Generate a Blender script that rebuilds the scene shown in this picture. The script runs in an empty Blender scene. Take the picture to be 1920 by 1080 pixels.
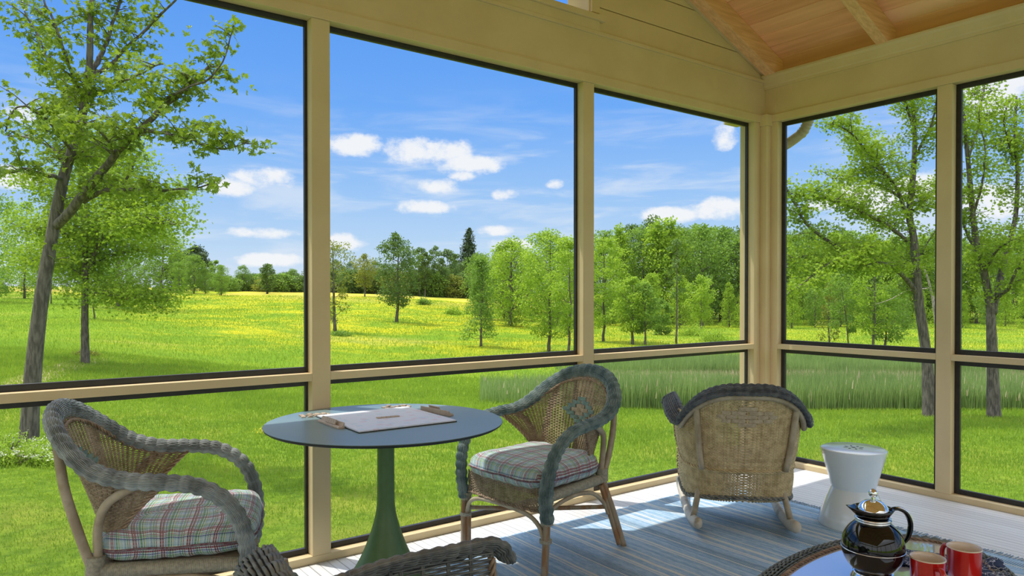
import bpy, math, random
import numpy as np
from mathutils import Vector, Matrix

S = bpy.context.scene
COL = S.collection
PI = math.pi

# ---------------------------------------------------------------- camera
YAW, PITCH, F, CY, EYE = math.radians(53.568), math.radians(-0.546), 1353.97, 565.54, 1.29
cam_d = bpy.data.cameras.new('camera')
cam_d.sensor_width = 36.0
cam_d.lens = F * 36.0 / 1920
cam_d.shift_y = (CY - 540) / 1920
cam_d.clip_end = 2000
cam_d.clip_start = 0.05
cam = bpy.data.objects.new('camera', cam_d)
COL.objects.link(cam)
cam.location = (0, 0, EYE)
FW = np.array([math.cos(PITCH) * math.cos(YAW), math.cos(PITCH) * math.sin(YAW), math.sin(PITCH)])
RT = np.array([math.sin(YAW), -math.cos(YAW), 0.0])
UP = np.cross(RT, FW)
cam.rotation_euler = Matrix(((RT[0], UP[0], -FW[0]), (RT[1], UP[1], -FW[1]), (RT[2], UP[2], -FW[2]))).to_euler()
S.camera = cam


def at(u, v, d):
    """world point seen at pixel u,v at depth d metres"""
    p = FW + RT * (u - 960) / F - UP * (v - CY) / F
    return p * d + np.array([0, 0, EYE])


def on_z(u, v, z):
    p = FW + RT * (u - 960) / F - UP * (v - CY) / F
    q = p * ((z - EYE) / p[2])
    return np.array([q[0], q[1], z])


def srgb(r, g, b):
    return tuple(((c / 255 + 0.055) / 1.055) ** 2.4 if c > 10 else c / 255 / 12.92 for c in (r, g, b)) + (1.0,)


# ---------------------------------------------------------------- colour management and light
S.view_settings.view_transform = 'Standard'
S.view_settings.look = 'None'
S.view_settings.gamma = 1
S.view_settings.use_curve_mapping = False
S.view_settings.exposure = 0.0
S.cycles.max_bounces = 10
S.cycles.diffuse_bounces = 8
S.cycles.transparent_max_bounces = 16
S.cycles.caustics_reflective = False
S.cycles.caustics_refractive = False
S.cycles.sample_clamp_indirect = 6

sun_dir = Vector((0.58, -1.0, -2.6)).normalized()      # direction of travel of the light
sl = bpy.data.lights.new('sun', 'SUN')
sl.energy = 4.3
sl.angle = math.radians(0.6)
sl.color = (1.0, 0.95, 0.86)
sun = bpy.data.objects.new('sun', sl)
COL.objects.link(sun)
sun.location = (-10, 20, 50)
sun.rotation_euler = sun_dir.to_track_quat('-Z', 'Y').to_euler()


# ---------------------------------------------------------------- node helper
class NT:
    def __init__(self, tree):
        self.t = tree
        self.n = tree.nodes
        self.l = tree.links
        self.n.clear()

    def new(self, typ, **kw):
        nd = self.n.new(typ)
        for k, v in kw.items():
            if k == 'inp':
                for kk, vv in v.items():
                    self.set(nd.inputs[kk], vv)
            else:
                setattr(nd, k, v)
        return nd

    def set(self, sock, v):
        if isinstance(v, bpy.types.NodeSocket):
            self.l.new(v, sock)
        else:
            sock.default_value = v

    def math(self, op, a, b=0.0, c=None, clamp=False):
        nd = self.n.new('ShaderNodeMath')
        nd.operation = op
        nd.use_clamp = clamp
        self.set(nd.inputs[0], a)
        self.set(nd.inputs[1], b)
        if c is not None:
            self.set(nd.inputs[2], c)
        return nd.outputs[0]

    def mix(self, f, a, b, blend='MIX'):
        nd = self.n.new('ShaderNodeMix')
        nd.data_type = 'RGBA'
        nd.blend_type = blend
        self.set(nd.inputs[0], f)
        self.set(nd.inputs[6], a)
        self.set(nd.inputs[7], b)
        return nd.outputs[2]

    def smooth(self, x, a, b):
        nd = self.n.new('ShaderNodeMapRange')
        nd.interpolation_type = 'SMOOTHSTEP'
        self.set(nd.inputs[0], x)
        nd.inputs[1].default_value = a
        nd.inputs[2].default_value = b
        return nd.outputs[0]

    def noise(self, vec, scale, detail=4, rough=0.55, dist=0.0):
        nd = self.n.new('ShaderNodeTexNoise')
        self.set(nd.inputs['Vector'], vec)
        nd.inputs['Scale'].default_value = scale
        nd.inputs['Detail'].default_value = detail
        nd.inputs['Roughness'].default_value = rough
        nd.inputs['Distortion'].default_value = dist
        return nd.outputs[0]

    def ramp(self, x, stops, interp='LINEAR'):
        nd = self.n.new('ShaderNodeValToRGB')
        nd.color_ramp.interpolation = interp
        cr = nd.color_ramp
        while len(cr.elements) > 1:
            cr.elements.remove(cr.elements[-1])
        cr.elements[0].position = stops[0][0]
        cr.elements[0].color = stops[0][1]
        for p, c in stops[1:]:
            e = cr.elements.new(p)
            e.color = c
        self.set(nd.inputs[0], x)
        return nd.outputs[0]

    def mapping(self, vec, scale=(1, 1, 1), rot=(0, 0, 0), loc=(0, 0, 0)):
        nd = self.n.new('ShaderNodeMapping')
        self.set(nd.inputs[0], vec)
        nd.inputs['Scale'].default_value = scale
        nd.inputs['Rotation'].default_value = rot
        nd.inputs['Location'].default_value = loc
        return nd.outputs[0]

    def sep(self, vec):
        nd = self.n.new('ShaderNodeSeparateXYZ')
        self.set(nd.inputs[0], vec)
        return nd.outputs


# ---------------------------------------------------------------- sky
def build_world():
    w = bpy.data.worlds.new('sky')
    S.world = w
    w.use_nodes = True
    N = NT(w.node_tree)
    tc = N.new('ShaderNodeTexCoord').outputs['Generated']
    x, y, z = N.sep(tc)[:3]
    el = N.math('MULTIPLY', N.math('ARCSINE', z), 180 / PI)
    az = N.math('MULTIPLY', N.math('ARCTAN2', y, x), 180 / PI)
    # elevation gradient: pale near the horizon, deep blue above
    f = N.math('DIVIDE', el, 60.0, clamp=True)
    base = N.ramp(f, [(0.0, srgb(226, 237, 250)), (0.06, srgb(190, 220, 250)), (0.13, srgb(158, 202, 252)),
                      (0.24, srgb(112, 174, 252)), (0.40, srgb(86, 152, 245)), (1.0, srgb(60, 120, 220))])
    # soft cirrus streaks low in the sky
    st = N.mapping(tc, scale=(2.2, 2.2, 14.0))
    n1 = N.noise(st, 2.6, 6, 0.6, 0.4)
    cir = N.math('MULTIPLY', N.smooth(n1, 0.44, 0.72), N.math('SUBTRACT', 1.0, N.smooth(el, 9.0, 17.0)))
    col = N.mix(N.math('MULTIPLY', cir, 0.55), base, srgb(236, 243, 252))
    # cumulus puffs: centre (azimuth, elevation), half sizes
    nz = N.noise(N.mapping(tc, scale=(1, 1, 1.6)), 22.0, 6, 0.62)
    nz2 = N.noise(tc, 60.0, 4, 0.6)
    wob = N.math('ADD', N.math('MULTIPLY', N.math('SUBTRACT', nz, 0.5), 2.6), N.math('MULTIPLY', N.math('SUBTRACT', nz2, 0.5), 0.8))
    mask = None
    puffs = [(665, 272, 52, 20), (800, 285, 78, 26), (880, 308, 62, 18), (825, 350, 36, 14), (790, 388, 50, 12), (945, 364, 26, 11),
             (500, 335, 62, 18), (430, 350, 50, 18), (495, 437, 52, 11), (500, 488, 55, 12), (1040, 345, 16, 9),
             (1345, 392, 60, 18), (1255, 402, 60, 14), (1360, 255, 26, 22), (1630, 370, 80, 30), (1560, 378, 50, 16), (1720, 350, 60, 24),
             (1880, 170, 80, 45), (1860, 380, 60, 30), (925, 432, 32, 9), (960, 462, 40, 12), (640, 455, 40, 16), (870, 330, 25, 10),
             (40, 215, 30, 20), (15, 330, 60, 20)]
    for (u, v, su, sv) in puffs:
        d = at(u, v, 1.0) - np.array([0, 0, EYE])
        d /= np.linalg.norm(d)
        a0 = math.degrees(math.atan2(d[1], d[0]))
        e0 = math.degrees(math.asin(d[2]))
        k = math.degrees(1 / F) * FW.dot(d)
        da = N.math('DIVIDE', N.math('SUBTRACT', az, a0), su * k * 1.3)
        de = N.math('DIVIDE', N.math('SUBTRACT', el, e0), sv * k * 1.3)
        r2 = N.math('ADD', N.math('MULTIPLY', da, da), N.math('MULTIPLY', de, de))
        m = N.math('ADD', N.math('SUBTRACT', 1.0, r2), wob)
        mask = m if mask is None else N.math('MAXIMUM', mask, m)
    soft = N.smooth(mask, 0.05, 0.95)
    col = N.mix(N.math('MULTIPLY', soft, 0.95), col, srgb(250, 252, 255))
    # added fill: unseen sky behind the viewer is brightened to light the room
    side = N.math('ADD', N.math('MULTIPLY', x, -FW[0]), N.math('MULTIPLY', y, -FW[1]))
    rear_fill = N.math('MULTIPLY', N.smooth(side, -0.15, 0.65), N.smooth(el, -2.0, 3.0))
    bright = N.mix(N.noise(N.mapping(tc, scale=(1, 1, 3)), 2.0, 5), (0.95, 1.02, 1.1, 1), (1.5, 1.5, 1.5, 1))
    col = N.mix(rear_fill, col, bright)
    # added fill: unseen sky above the screens' heads, raised to brighten the floor
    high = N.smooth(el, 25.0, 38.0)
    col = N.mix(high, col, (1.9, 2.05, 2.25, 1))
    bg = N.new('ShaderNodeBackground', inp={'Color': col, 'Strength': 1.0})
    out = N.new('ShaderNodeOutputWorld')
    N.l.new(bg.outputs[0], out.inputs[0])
    w.cycles.sampling_method = 'MANUAL'
    w.cycles.sample_map_resolution = 512


build_world()

# ---------------------------------------------------------------- materials
MATS = {}


def material(name):
    m = bpy.data.materials.new(name)
    m.use_nodes = True
    N = NT(m.node_tree)
    out = N.new('ShaderNodeOutputMaterial')
    bs = N.new('ShaderNodeBsdfPrincipled')
    N.l.new(bs.outputs[0], out.inputs[0])
    MATS[name] = m
    return m, N, bs, out


def simple(name, c1, c2=None, scale=8, rough=0.6, metal=0.0, spec=0.5, bump=0.0, bscale=None, stretch=(1, 1, 1), coat=0.0, contrast=(0.35, 0.65), island=0.0):
    m, N, bs, out = material(name)
    tc = N.new('ShaderNodeTexCoord').outputs['Object']
    v = N.mapping(tc, scale=stretch)
    if c2 is None:
        c2 = c1
    n = N.noise(v, scale, 5)
    f = N.smooth(n, contrast[0], contrast[1])
    if island:
        g = N.new('ShaderNodeNewGeometry').outputs['Random Per Island']
        f = N.math('ADD', N.math('MULTIPLY', f, 1 - island), N.math('MULTIPLY', g, island))
    col = N.mix(f, c1, c2)
    N.set(bs.inputs['Base Color'], col)
    bs.inputs['Roughness'].default_value = rough
    bs.inputs['Metallic'].default_value = metal
    bs.inputs['Specular IOR Level'].default_value = spec
    bs.inputs['Coat Weight'].default_value = coat
    bs.inputs['Coat Roughness'].default_value = 0.05
    if bump:
        bn = N.new('ShaderNodeBump')
        bn.inputs['Strength'].default_value = bump
        bn.inputs['Distance'].default_value = 0.01
        N.set(bn.inputs['Height'], N.noise(v, bscale or scale * 4, 5))
        N.l.new(bn.outputs[0], bs.inputs['Normal'])
    return m


paint = simple('beige_paint', (0.63, 0.50, 0.285, 1), (0.68, 0.545, 0.32, 1), 3, 0.55, spec=0.3, bump=0.05, bscale=60)
black_metal = simple('black_screen_frame', (0.012, 0.011, 0.011, 1), (0.022, 0.019, 0.018, 1), 20, 0.45)
chrome = simple('chrome', (0.86, 0.87, 0.88, 1), None, 5, 0.06, metal=1.0)
table_green = simple('green_powder_coat', (0.085, 0.165, 0.055, 1), (0.095, 0.18, 0.065, 1), 30, 0.42, spec=0.45, bump=0.03, bscale=400)
table_top_mat = simple('blue_grey_table_top', (0.16, 0.25, 0.275, 1), (0.17, 0.265, 0.29, 1), 4, 0.33, spec=0.8)
edge_black = simple('black_edge', (0.02, 0.025, 0.022, 1), None, 4, 0.5)
ceramic = simple('white_ceramic_glaze', (0.72, 0.82, 0.93, 1), (0.76, 0.86, 0.95, 1), 6, 0.16, spec=0.5, coat=0.6, bump=0.06, bscale=9)
black_gloss = simple('black_gloss', (0.003, 0.003, 0.004, 1), None, 4, 0.04, spec=0.55)
dark_hole = simple('dark_opening', (0.01, 0.01, 0.01, 1), None, 4, 0.9)
red_glaze = simple('red_glaze', (0.62, 0.012, 0.010, 1), (0.50, 0.006, 0.006, 1), 7, 0.16, coat=0.8)
cream_glaze = simple('cream_glaze', (0.74, 0.63, 0.49, 1), (0.78, 0.67, 0.53, 1), 7, 0.18, coat=0.5)
wood_tile = simple('pale_wood', (0.42, 0.33, 0.25, 1), (0.54, 0.44, 0.34, 1), 40, 0.55, stretch=(1, 4, 1), island=0.4)
pipe_paint = simple('downspout_paint', (0.42, 0.36, 0.26, 1), (0.50, 0.44, 0.33, 1), 30, 0.5)
ink = simple('dark_ink', (0.03, 0.03, 0.035, 1), None, 4, 0.7)
wick_grey = simple('weathered_wicker', (0.22, 0.165, 0.105, 1), (0.46, 0.37, 0.26, 1), 26, 0.6, spec=0.3, island=0.45)
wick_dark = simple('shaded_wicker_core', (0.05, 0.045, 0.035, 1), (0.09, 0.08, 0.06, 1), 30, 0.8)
wick_teal = simple('teal_stained_wicker', (0.055, 0.11, 0.12, 1), (0.27, 0.345, 0.335, 1), 22, 0.55, spec=0.35, island=0.4)
wick_bluegrey = simple('blue_grey_weathered_wicker', (0.13, 0.15, 0.15, 1), (0.42, 0.47, 0.48, 1), 14, 0.55, spec=0.35, island=0.3)
wick_trim = simple('braided_wicker', (0.22, 0.14, 0.085, 1), (0.42, 0.31, 0.21, 1), 40, 0.6, island=0.3)
wick_honey = simple('honey_wicker', (0.42, 0.32, 0.17, 1), (0.72, 0.60, 0.36, 1), 26, 0.6, spec=0.3, island=0.4)
wick_slate = simple('slate_grey_wicker', (0.10, 0.11, 0.11, 1), (0.26, 0.27, 0.245, 1), 30, 0.55, spec=0.35, island=0.35)
cane = simple('aged_rattan_cane', (0.30, 0.155, 0.065, 1), (0.33, 0.27, 0.185, 1), 9, 0.5, stretch=(3, 3, 1), bump=0.2, bscale=40, contrast=(0.4, 0.6))
cane_pale = simple('pale_rattan_cane', (0.33, 0.265, 0.175, 1), (0.47, 0.40, 0.29, 1), 12, 0.5, bump=0.15, bscale=40)
cane_white = simple('worn_white_rocker_wood', (0.52, 0.48, 0.40, 1), (0.30, 0.25, 0.17, 1), 14, 0.55, contrast=(0.5, 0.75))
wrap_mat = simple('grey_cane_binding', (0.27, 0.26, 0.20, 1), (0.40, 0.37, 0.28, 1), 90, 0.6)
teal_flat = simple('flat_teal_reed', (0.14, 0.24, 0.23, 1), (0.24, 0.34, 0.30, 1), 60, 0.55)
flat_reed = simple('flat_natural_reed', (0.36, 0.29, 0.20, 1), (0.48, 0.40, 0.28, 1), 60, 0.55)
bark = simple('grey_brown_bark', (0.055, 0.048, 0.040, 1), (0.15, 0.13, 0.11, 1), 7, 0.9, stretch=(3, 3, 0.6), bump=0.8, bscale=14)
bark_pale = simple('pale_bark', (0.22, 0.19, 0.15, 1), (0.38, 0.33, 0.27, 1), 7, 0.9)


def leaf_material(name, dark, light, trans=0.45):
    m, N, bs, out = material(name)
    g = N.new('ShaderNodeNewGeometry').outputs['Random Per Island']
    tc = N.new('ShaderNodeTexCoord').outputs['Object']
    n = N.smooth(N.noise(tc, 0.55, 3), 0.3, 0.7)
    f = N.math('ADD', N.math('MULTIPLY', g, 0.6), N.math('MULTIPLY', n, 0.4))
    col = N.mix(f, dark, light)
    N.set(bs.inputs['Base Color'], col)
    bs.inputs['Roughness'].default_value = 0.5
    bs.inputs['Specular IOR Level'].default_value = 0.25
    tr = N.new('ShaderNodeBsdfTranslucent')
    N.set(tr.inputs[0], N.mix(0.5, col, light))
    mx = N.new('ShaderNodeMixShader')
    mx.inputs[0].default_value = trans
    N.l.new(bs.outputs[0], mx.inputs[1])
    N.l.new(tr.outputs[0], mx.inputs[2])
    N.l.new(mx.outputs[0], out.inputs[0])
    return m


leaf_near = leaf_material('fresh_green_leaves', (0.045, 0.12, 0.012, 1), (0.34, 0.46, 0.03, 1), 0.38)
leaf_bright = leaf_material('bright_lime_leaves', (0.09, 0.20, 0.014, 1), (0.42, 0.57, 0.035, 1), 0.42)
leaf_lime = leaf_material('lime_leaves', (0.17, 0.30, 0.02, 1), (0.42, 0.58, 0.05, 1), 0.5)
leaf_mid = leaf_material('mid_green_leaves', (0.10, 0.21, 0.025, 1), (0.27, 0.42, 0.05, 1), 0.45)
leaf_deep = leaf_material('deep_green_leaves', (0.055, 0.12, 0.022, 1), (0.17, 0.27, 0.045, 1), 0.35)
leaf_olive = leaf_material('olive_leaves', (0.11, 0.17, 0.02, 1), (0.32, 0.34, 0.04, 1), 0.4)
leaf_pine = leaf_material('pine_needles', (0.03, 0.065, 0.024, 1), (0.09, 0.155, 0.055, 1), 0.2)
grass_mat = leaf_material('grass_blades', (0.10, 0.22, 0.014, 1), (0.36, 0.50, 0.04, 1), 0.4)
reed_mat = leaf_material('reed_blades', (0.12, 0.22, 0.05, 1), (0.34, 0.46, 0.14, 1), 0.35)
straw_mat = leaf_material('dry_reed_heads', (0.48, 0.38, 0.22, 1), (0.72, 0.60, 0.40, 1), 0.3)
flower_y = leaf_material('yellow_flowers', (0.80, 0.62, 0.02, 1), (0.95, 0.80, 0.10, 1), 0.2)
flower_w = leaf_material('white_flowers', (0.75, 0.75, 0.60, 1), (0.9, 0.9, 0.8, 1), 0.2)


def ground_material():
    m, N, bs, out = material('meadow')
    tc = N.new('ShaderNodeTexCoord').outputs['Object']
    x, y, z = N.sep(tc)[:3]
    d = N.math('ADD', N.math('MULTIPLY', x, float(FW[0])), N.math('MULTIPLY', y, float(FW[1])))
    lat = N.math('ADD', N.math('MULTIPLY', x, float(RT[0])), N.math('MULTIPLY', y, float(RT[1])))
    fine = N.noise(tc, 5.0, 8, 0.7)
    med = N.noise(tc, 0.35, 5, 0.6)
    lawn = N.mix(N.smooth(fine, 0.3, 0.7), (0.10, 0.20, 0.012, 1), (0.27, 0.40, 0.03, 1))
    lawn = N.mix(N.math('MULTIPLY', N.smooth(med, 0.48, 0.68), 0.6), lawn, (0.42, 0.42, 0.06, 1))
    # far meadow with drifts of yellow flowers
    str_ = N.mapping(tc, scale=(0.9, 0.9, 0.9))
    drift = N.noise(str_, 0.16, 8, 0.72, 0.6)
    zone = N.math('MULTIPLY', N.smooth(d, 30.0, 52.0), N.smooth(N.math('DIVIDE', lat, d), -0.62, -0.36))
    zone = N.math('ADD', 0.18, N.math('MULTIPLY', zone, 0.82))
    mead = N.mix(N.math('MULTIPLY', N.smooth(drift, 0.38, 0.62), zone), (0.17, 0.30, 0.012, 1), (0.50, 0.47, 0.010, 1))
    fl = N.smooth(N.noise(tc, 0.9, 8, 0.75), 0.53, 0.62)
    fl = N.math('MULTIPLY', fl, N.math('MULTIPLY', zone, N.smooth(drift, 0.42, 0.58)))
    mead = N.mix(N.math('MULTIPLY', fl, 0.6), mead, (0.74, 0.56, 0.01, 1))
    mead = N.mix(N.math('MULTIPLY', N.smooth(N.noise(tc, 0.55, 6, 0.7), 0.5, 0.66), 0.5), mead, (0.13, 0.25, 0.016, 1))
    dry = N.smooth(N.noise(tc, 0.07, 4, 0.6, 0.5), 0.55, 0.7)
    mead = N.mix(N.math('MULTIPLY', dry, 0.35), mead, (0.55, 0.42, 0.14, 1))
    f_m = N.smooth(d, 17.0, 30.0)
    f_m = N.math('MULTIPLY', f_m, N.math('ADD', 0.45, N.math('MULTIPLY', N.smooth(lat, 16.0, -6.0), 0.55)))
    col = N.mix(f_m, lawn, mead)
    crest = N.math('MULTIPLY', N.smooth(d, 95.0, 125.0), N.smooth(N.noise(tc, 0.05, 4), 0.35, 0.6))
    col = N.mix(N.math('MULTIPLY', crest, 0.6), col, (0.62, 0.42, 0.10, 1))
    # worn sandy track at the left
    px = N.math('SUBTRACT', lat, N.math('ADD', N.math('MULTIPLY', d, -0.28), -8.2))
    path = N.math('SUBTRACT', 1.0, N.smooth(N.math('ABSOLUTE', px), 0.25, 0.75))
    path = N.math('MULTIPLY', path, N.math('MULTIPLY', N.smooth(d, 14.0, 18.0), N.math('SUBTRACT', 1.0, N.smooth(d, 23.0, 30.0))))
    col = N.mix(N.math('MULTIPLY', path, N.smooth(fine, 0.25, 0.55)), col, (0.62, 0.48, 0.30, 1))
    N.set(bs.inputs['Base Color'], col)
    bs.inputs['Roughness'].default_value = 0.9
    bs.inputs['Specular IOR Level'].default_value = 0.1
    bn = N.new('ShaderNodeBump')
    bn.inputs['Strength'].default_value = 0.9
    bn.inputs['Distance'].default_value = 0.12
    N.set(bn.inputs['Height'], N.noise(tc, 7.0, 8, 0.75))
    N.l.new(bn.outputs[0], bs.inputs['Normal'])
    return m


meadow_mat = ground_material()


def deck_material():
    m, N, bs, out = material('fluted_deck_boards')
    tc = N.new('ShaderNodeTexCoord').outputs['Object']
    x, y, z = N.sep(tc)[:3]
    fx = N.math('FRACT', N.math('DIVIDE', x, 0.0465))
    g = N.math('ABSOLUTE', N.math('SUBTRACT', fx, 0.5))
    groove = N.smooth(g, 0.43, 0.475)
    fb = N.math('FRACT', N.math('DIVIDE', x, 0.1395))
    gb = N.smooth(N.math('ABSOLUTE', N.math('SUBTRACT', fb, 0.5)), 0.478, 0.49)
    groove = N.math('MAXIMUM', N.math('MULTIPLY', groove, 0.7), gb)
    grain = N.noise(N.mapping(tc, scale=(30, 1.2, 1)), 3.0, 6, 0.6)
    bid = N.new('ShaderNodeTexWhiteNoise', noise_dimensions='1D')
    N.set(bid.inputs['W'], N.math('FLOOR', N.math('DIVIDE', x, 0.1395)))
    f = N.math('ADD', N.math('MULTIPLY', grain, 0.7), N.math('MULTIPLY', bid.outputs[0], 0.3))
    col = N.mix(N.smooth(f, 0.25, 0.75), (0.60, 0.60, 0.60, 1), (0.75, 0.76, 0.77, 1))
    col = N.mix(N.math('MULTIPLY', groove, 0.7), col, (0.16, 0.15, 0.14, 1))
    N.set(bs.inputs['Base Color'], col)
    bs.inputs['Roughness'].default_value = 0.45
    bn = N.new('ShaderNodeBump')
    bn.inputs['Strength'].default_value = 0.6
    bn.inputs['Distance'].default_value = 0.003
    N.set(bn.inputs['Height'], N.math('SUBTRACT', N.math('MULTIPLY', grain, 0.1), groove))
    N.l.new(bn.outputs[0], bs.inputs['Normal'])
    return m


deck_mat = deck_material()


def rug_material():
    m, N, bs, out = material('blue_striped_flat_weave')
    tc = N.new('ShaderNodeTexCoord').outputs['Object']
    x, y, z = N.sep(tc)[:3]
    warp = N.noise(N.mapping(tc, scale=(1, 1, 1)), 2.2, 2)
    xx = N.math('ADD', x, N.math('MULTIPLY', N.math('SUBTRACT', warp, 0.5), 0.035))
    streak = N.new('ShaderNodeTexNoise', noise_dimensions='1D')
    N.set(streak.inputs['W'], N.math('MULTIPLY', xx, 9.0))
    streak.inputs['Detail'].default_value = 5
    cloth = N.noise(N.mapping(tc, scale=(1, 0.35, 1)), 60.0, 6, 0.7)
    f = N.math('ADD', N.math('MULTIPLY', streak.outputs[0], 0.4), N.math('MULTIPLY', cloth, 0.6))
    col = N.mix(N.smooth(f, 0.32, 0.68), (0.24, 0.41, 0.62, 1), (0.48, 0.64, 0.78, 1))
    # dark ribbed bands
    per = N.math('FRACT', N.math('DIVIDE', xx, 0.52))
    rib = N.math('SUBTRACT', 1.0, N.smooth(N.math('ABSOLUTE', N.math('SUBTRACT', per, 0.62)), 0.04, 0.11))
    tick = N.math('SINE', N.math('MULTIPLY', y, 620.0))
    tick = N.math('MULTIPLY', N.math('GREATER_THAN', tick, 0.1), N.math('MULTIPLY', rib, 0.75))
    col = N.mix(tick, col, (0.12, 0.17, 0.22, 1))
    # pale yarn lines, unevenly spaced
    lines = None
    for (p, off, w) in ((0.13, 0.2, 0.030), (0.26, 0.77, 0.025), (0.52, 0.53, 0.018)):
        fr = N.math('FRACT', N.math('ADD', N.math('DIVIDE', xx, p), off))
        l = N.math('SUBTRACT', 1.0, N.smooth(N.math('ABSOLUTE', N.math('SUBTRACT', fr, 0.5)), w * 0.6, w * 1.5))
        lines = l if lines is None else N.math('MAXIMUM', lines, l)
    col = N.mix(N.math('MULTIPLY', lines, 0.75), col, (0.80, 0.79, 0.72, 1))
    N.set(bs.inputs['Base Color'], col)
    bs.inputs['Roughness'].default_value = 0.95
    bs.inputs['Specular IOR Level'].default_value = 0.1
    bn = N.new('ShaderNodeBump')
    bn.inputs['Strength'].default_value = 0.7
    bn.inputs['Distance'].default_value = 0.004
    h = N.math('ADD', cloth, N.math('MULTIPLY', N.math('SINE', N.math('MULTIPLY', y, 900.0)), 0.25))
    N.set(bn.inputs['Height'], h)
    N.l.new(bn.outputs[0], bs.inputs['Normal'])
    return m


rug_mat = rug_material()


def plaid_material(name):
    m, N, bs, out = material(name)
    tc = N.new('ShaderNodeTexCoord').outputs['Object']
    uv = N.new('ShaderNodeUVMap').outputs[0]
    x, y, z = N.sep(uv)[:3]
    cream = (0.76, 0.81, 0.82, 1)
    red = (0.34, 0.05, 0.085, 1)
    grn = (0.20, 0.42, 0.25, 1)
    nav = (0.16, 0.22, 0.44, 1)
    yel = (0.86, 0.78, 0.48, 1)
    lbl = (0.52, 0.68, 0.74, 1)
    st = [(0.0, cream), (0.05, red), (0.11, cream), (0.14, red), (0.20, cream), (0.25, nav), (0.29, cream), (0.33, grn), (0.42, cream), (0.46, grn),
          (0.50, yel), (0.54, lbl), (0.64, cream), (0.68, lbl), (0.74, nav), (0.77, cream), (0.82, grn), (0.87, cream), (0.91, red), (0.94, cream)]
    a = N.ramp(N.math('FRACT', N.math('DIVIDE', N.math('ADD', x, 5.0), 0.105)), st, 'CONSTANT')
    b = N.ramp(N.math('FRACT', N.math('DIVIDE', N.math('ADD', y, 5.03), 0.105)), st, 'CONSTANT')
    col = N.mix(1.0, a, b, 'MULTIPLY')
    fx = N.math('GREATER_THAN', N.math('FRACT', N.math('DIVIDE', x, 0.0088)), 0.5)
    fy = N.math('GREATER_THAN', N.math('FRACT', N.math('DIVIDE', y, 0.0088)), 0.5)
    chk = N.math('MULTIPLY', N.math('ADD', fx, fy), 0.5)
    col = N.mix(N.math('MULTIPLY', chk, 0.30), col, (0.84, 0.86, 0.87, 1))
    N.set(bs.inputs['Base Color'], col)
    bs.inputs['Roughness'].default_value = 0.85
    bs.inputs['Specular IOR Level'].default_value = 0.3
    bs.inputs['Sheen Weight'].default_value = 0.2
    bn = N.new('ShaderNodeBump')
    bn.inputs['Strength'].default_value = 0.35
    bn.inputs['Distance'].default_value = 0.004
    N.set(bn.inputs['Height'], N.noise(tc, 35.0, 4))
    N.l.new(bn.outputs[0], bs.inputs['Normal'])
    return m


plaid = plaid_material('plaid_cotton')
piping_mat = simple('maroon_piping', (0.16, 0.05, 0.07, 1), (0.22, 0.20, 0.22, 1), 90, 0.8)


def cedar(name, stretch, c1, c2, c3):
    m, N, bs, out = material(name)
    tc = N.new('ShaderNodeTexCoord').outputs['Object']
    g = N.new('ShaderNodeNewGeometry').outputs['Random Per Island']
    off = N.new('ShaderNodeCombineXYZ')
    N.set(off.inputs[0], N.math('MULTIPLY', g, 13.0))
    N.set(off.inputs[1], N.math('MULTIPLY', g, 7.0))
    va = N.new('ShaderNodeVectorMath', operation='ADD')
    N.set(va.inputs[0], tc)
    N.l.new(off.outputs[0], va.inputs[1])
    v = N.mapping(va.outputs[0], scale=stretch)
    gr = N.noise(v, 3.0, 5, 0.5, 0.5)
    col = N.mix(N.smooth(gr, 0.25, 0.75), c1, c2)
    col = N.mix(N.math('MULTIPLY', g, 0.8), col, c3)
    N.set(bs.inputs['Base Color'], col)
    bs.inputs['Roughness'].default_value = 0.6
    bs.inputs['Specular IOR Level'].default_value = 0.3
    bn = N.new('ShaderNodeBump')
    bn.inputs['Strength'].default_value = 0.25
    bn.inputs['Distance'].default_value = 0.004
    N.set(bn.inputs['Height'], gr)
    N.l.new(bn.outputs[0], bs.inputs['Normal'])
    return m


cedar_plank = cedar('cedar_ceiling_planks', (5, 0.3, 5), (0.70, 0.32, 0.15, 1), (0.95, 0.50, 0.26, 1), (0.98, 0.62, 0.36, 1))
fir_beam = cedar('fir_rafters', (1.2, 16, 16), (0.60, 0.31, 0.14, 1), (0.88, 0.54, 0.28, 1), (0.84, 0.54, 0.29, 1))


def screen_material():
    m, N, bs, out = material('insect_screen_mesh')
    df = N.new('ShaderNodeBsdfDiffuse', inp={'Color': (0.30, 0.31, 0.30, 1)})
    tp = N.new('ShaderNodeBsdfTransparent', inp={'Color': (1, 1, 1, 1)})
    mx = N.new('ShaderNodeMixShader')
    mx.inputs[0].default_value = 0.05
    N.l.new(tp.outputs[0], mx.inputs[1])
    N.l.new(df.outputs[0], mx.inputs[2])
    N.l.new(mx.outputs[0], out.inputs[0])
    return m


screen_mat = screen_material()


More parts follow.
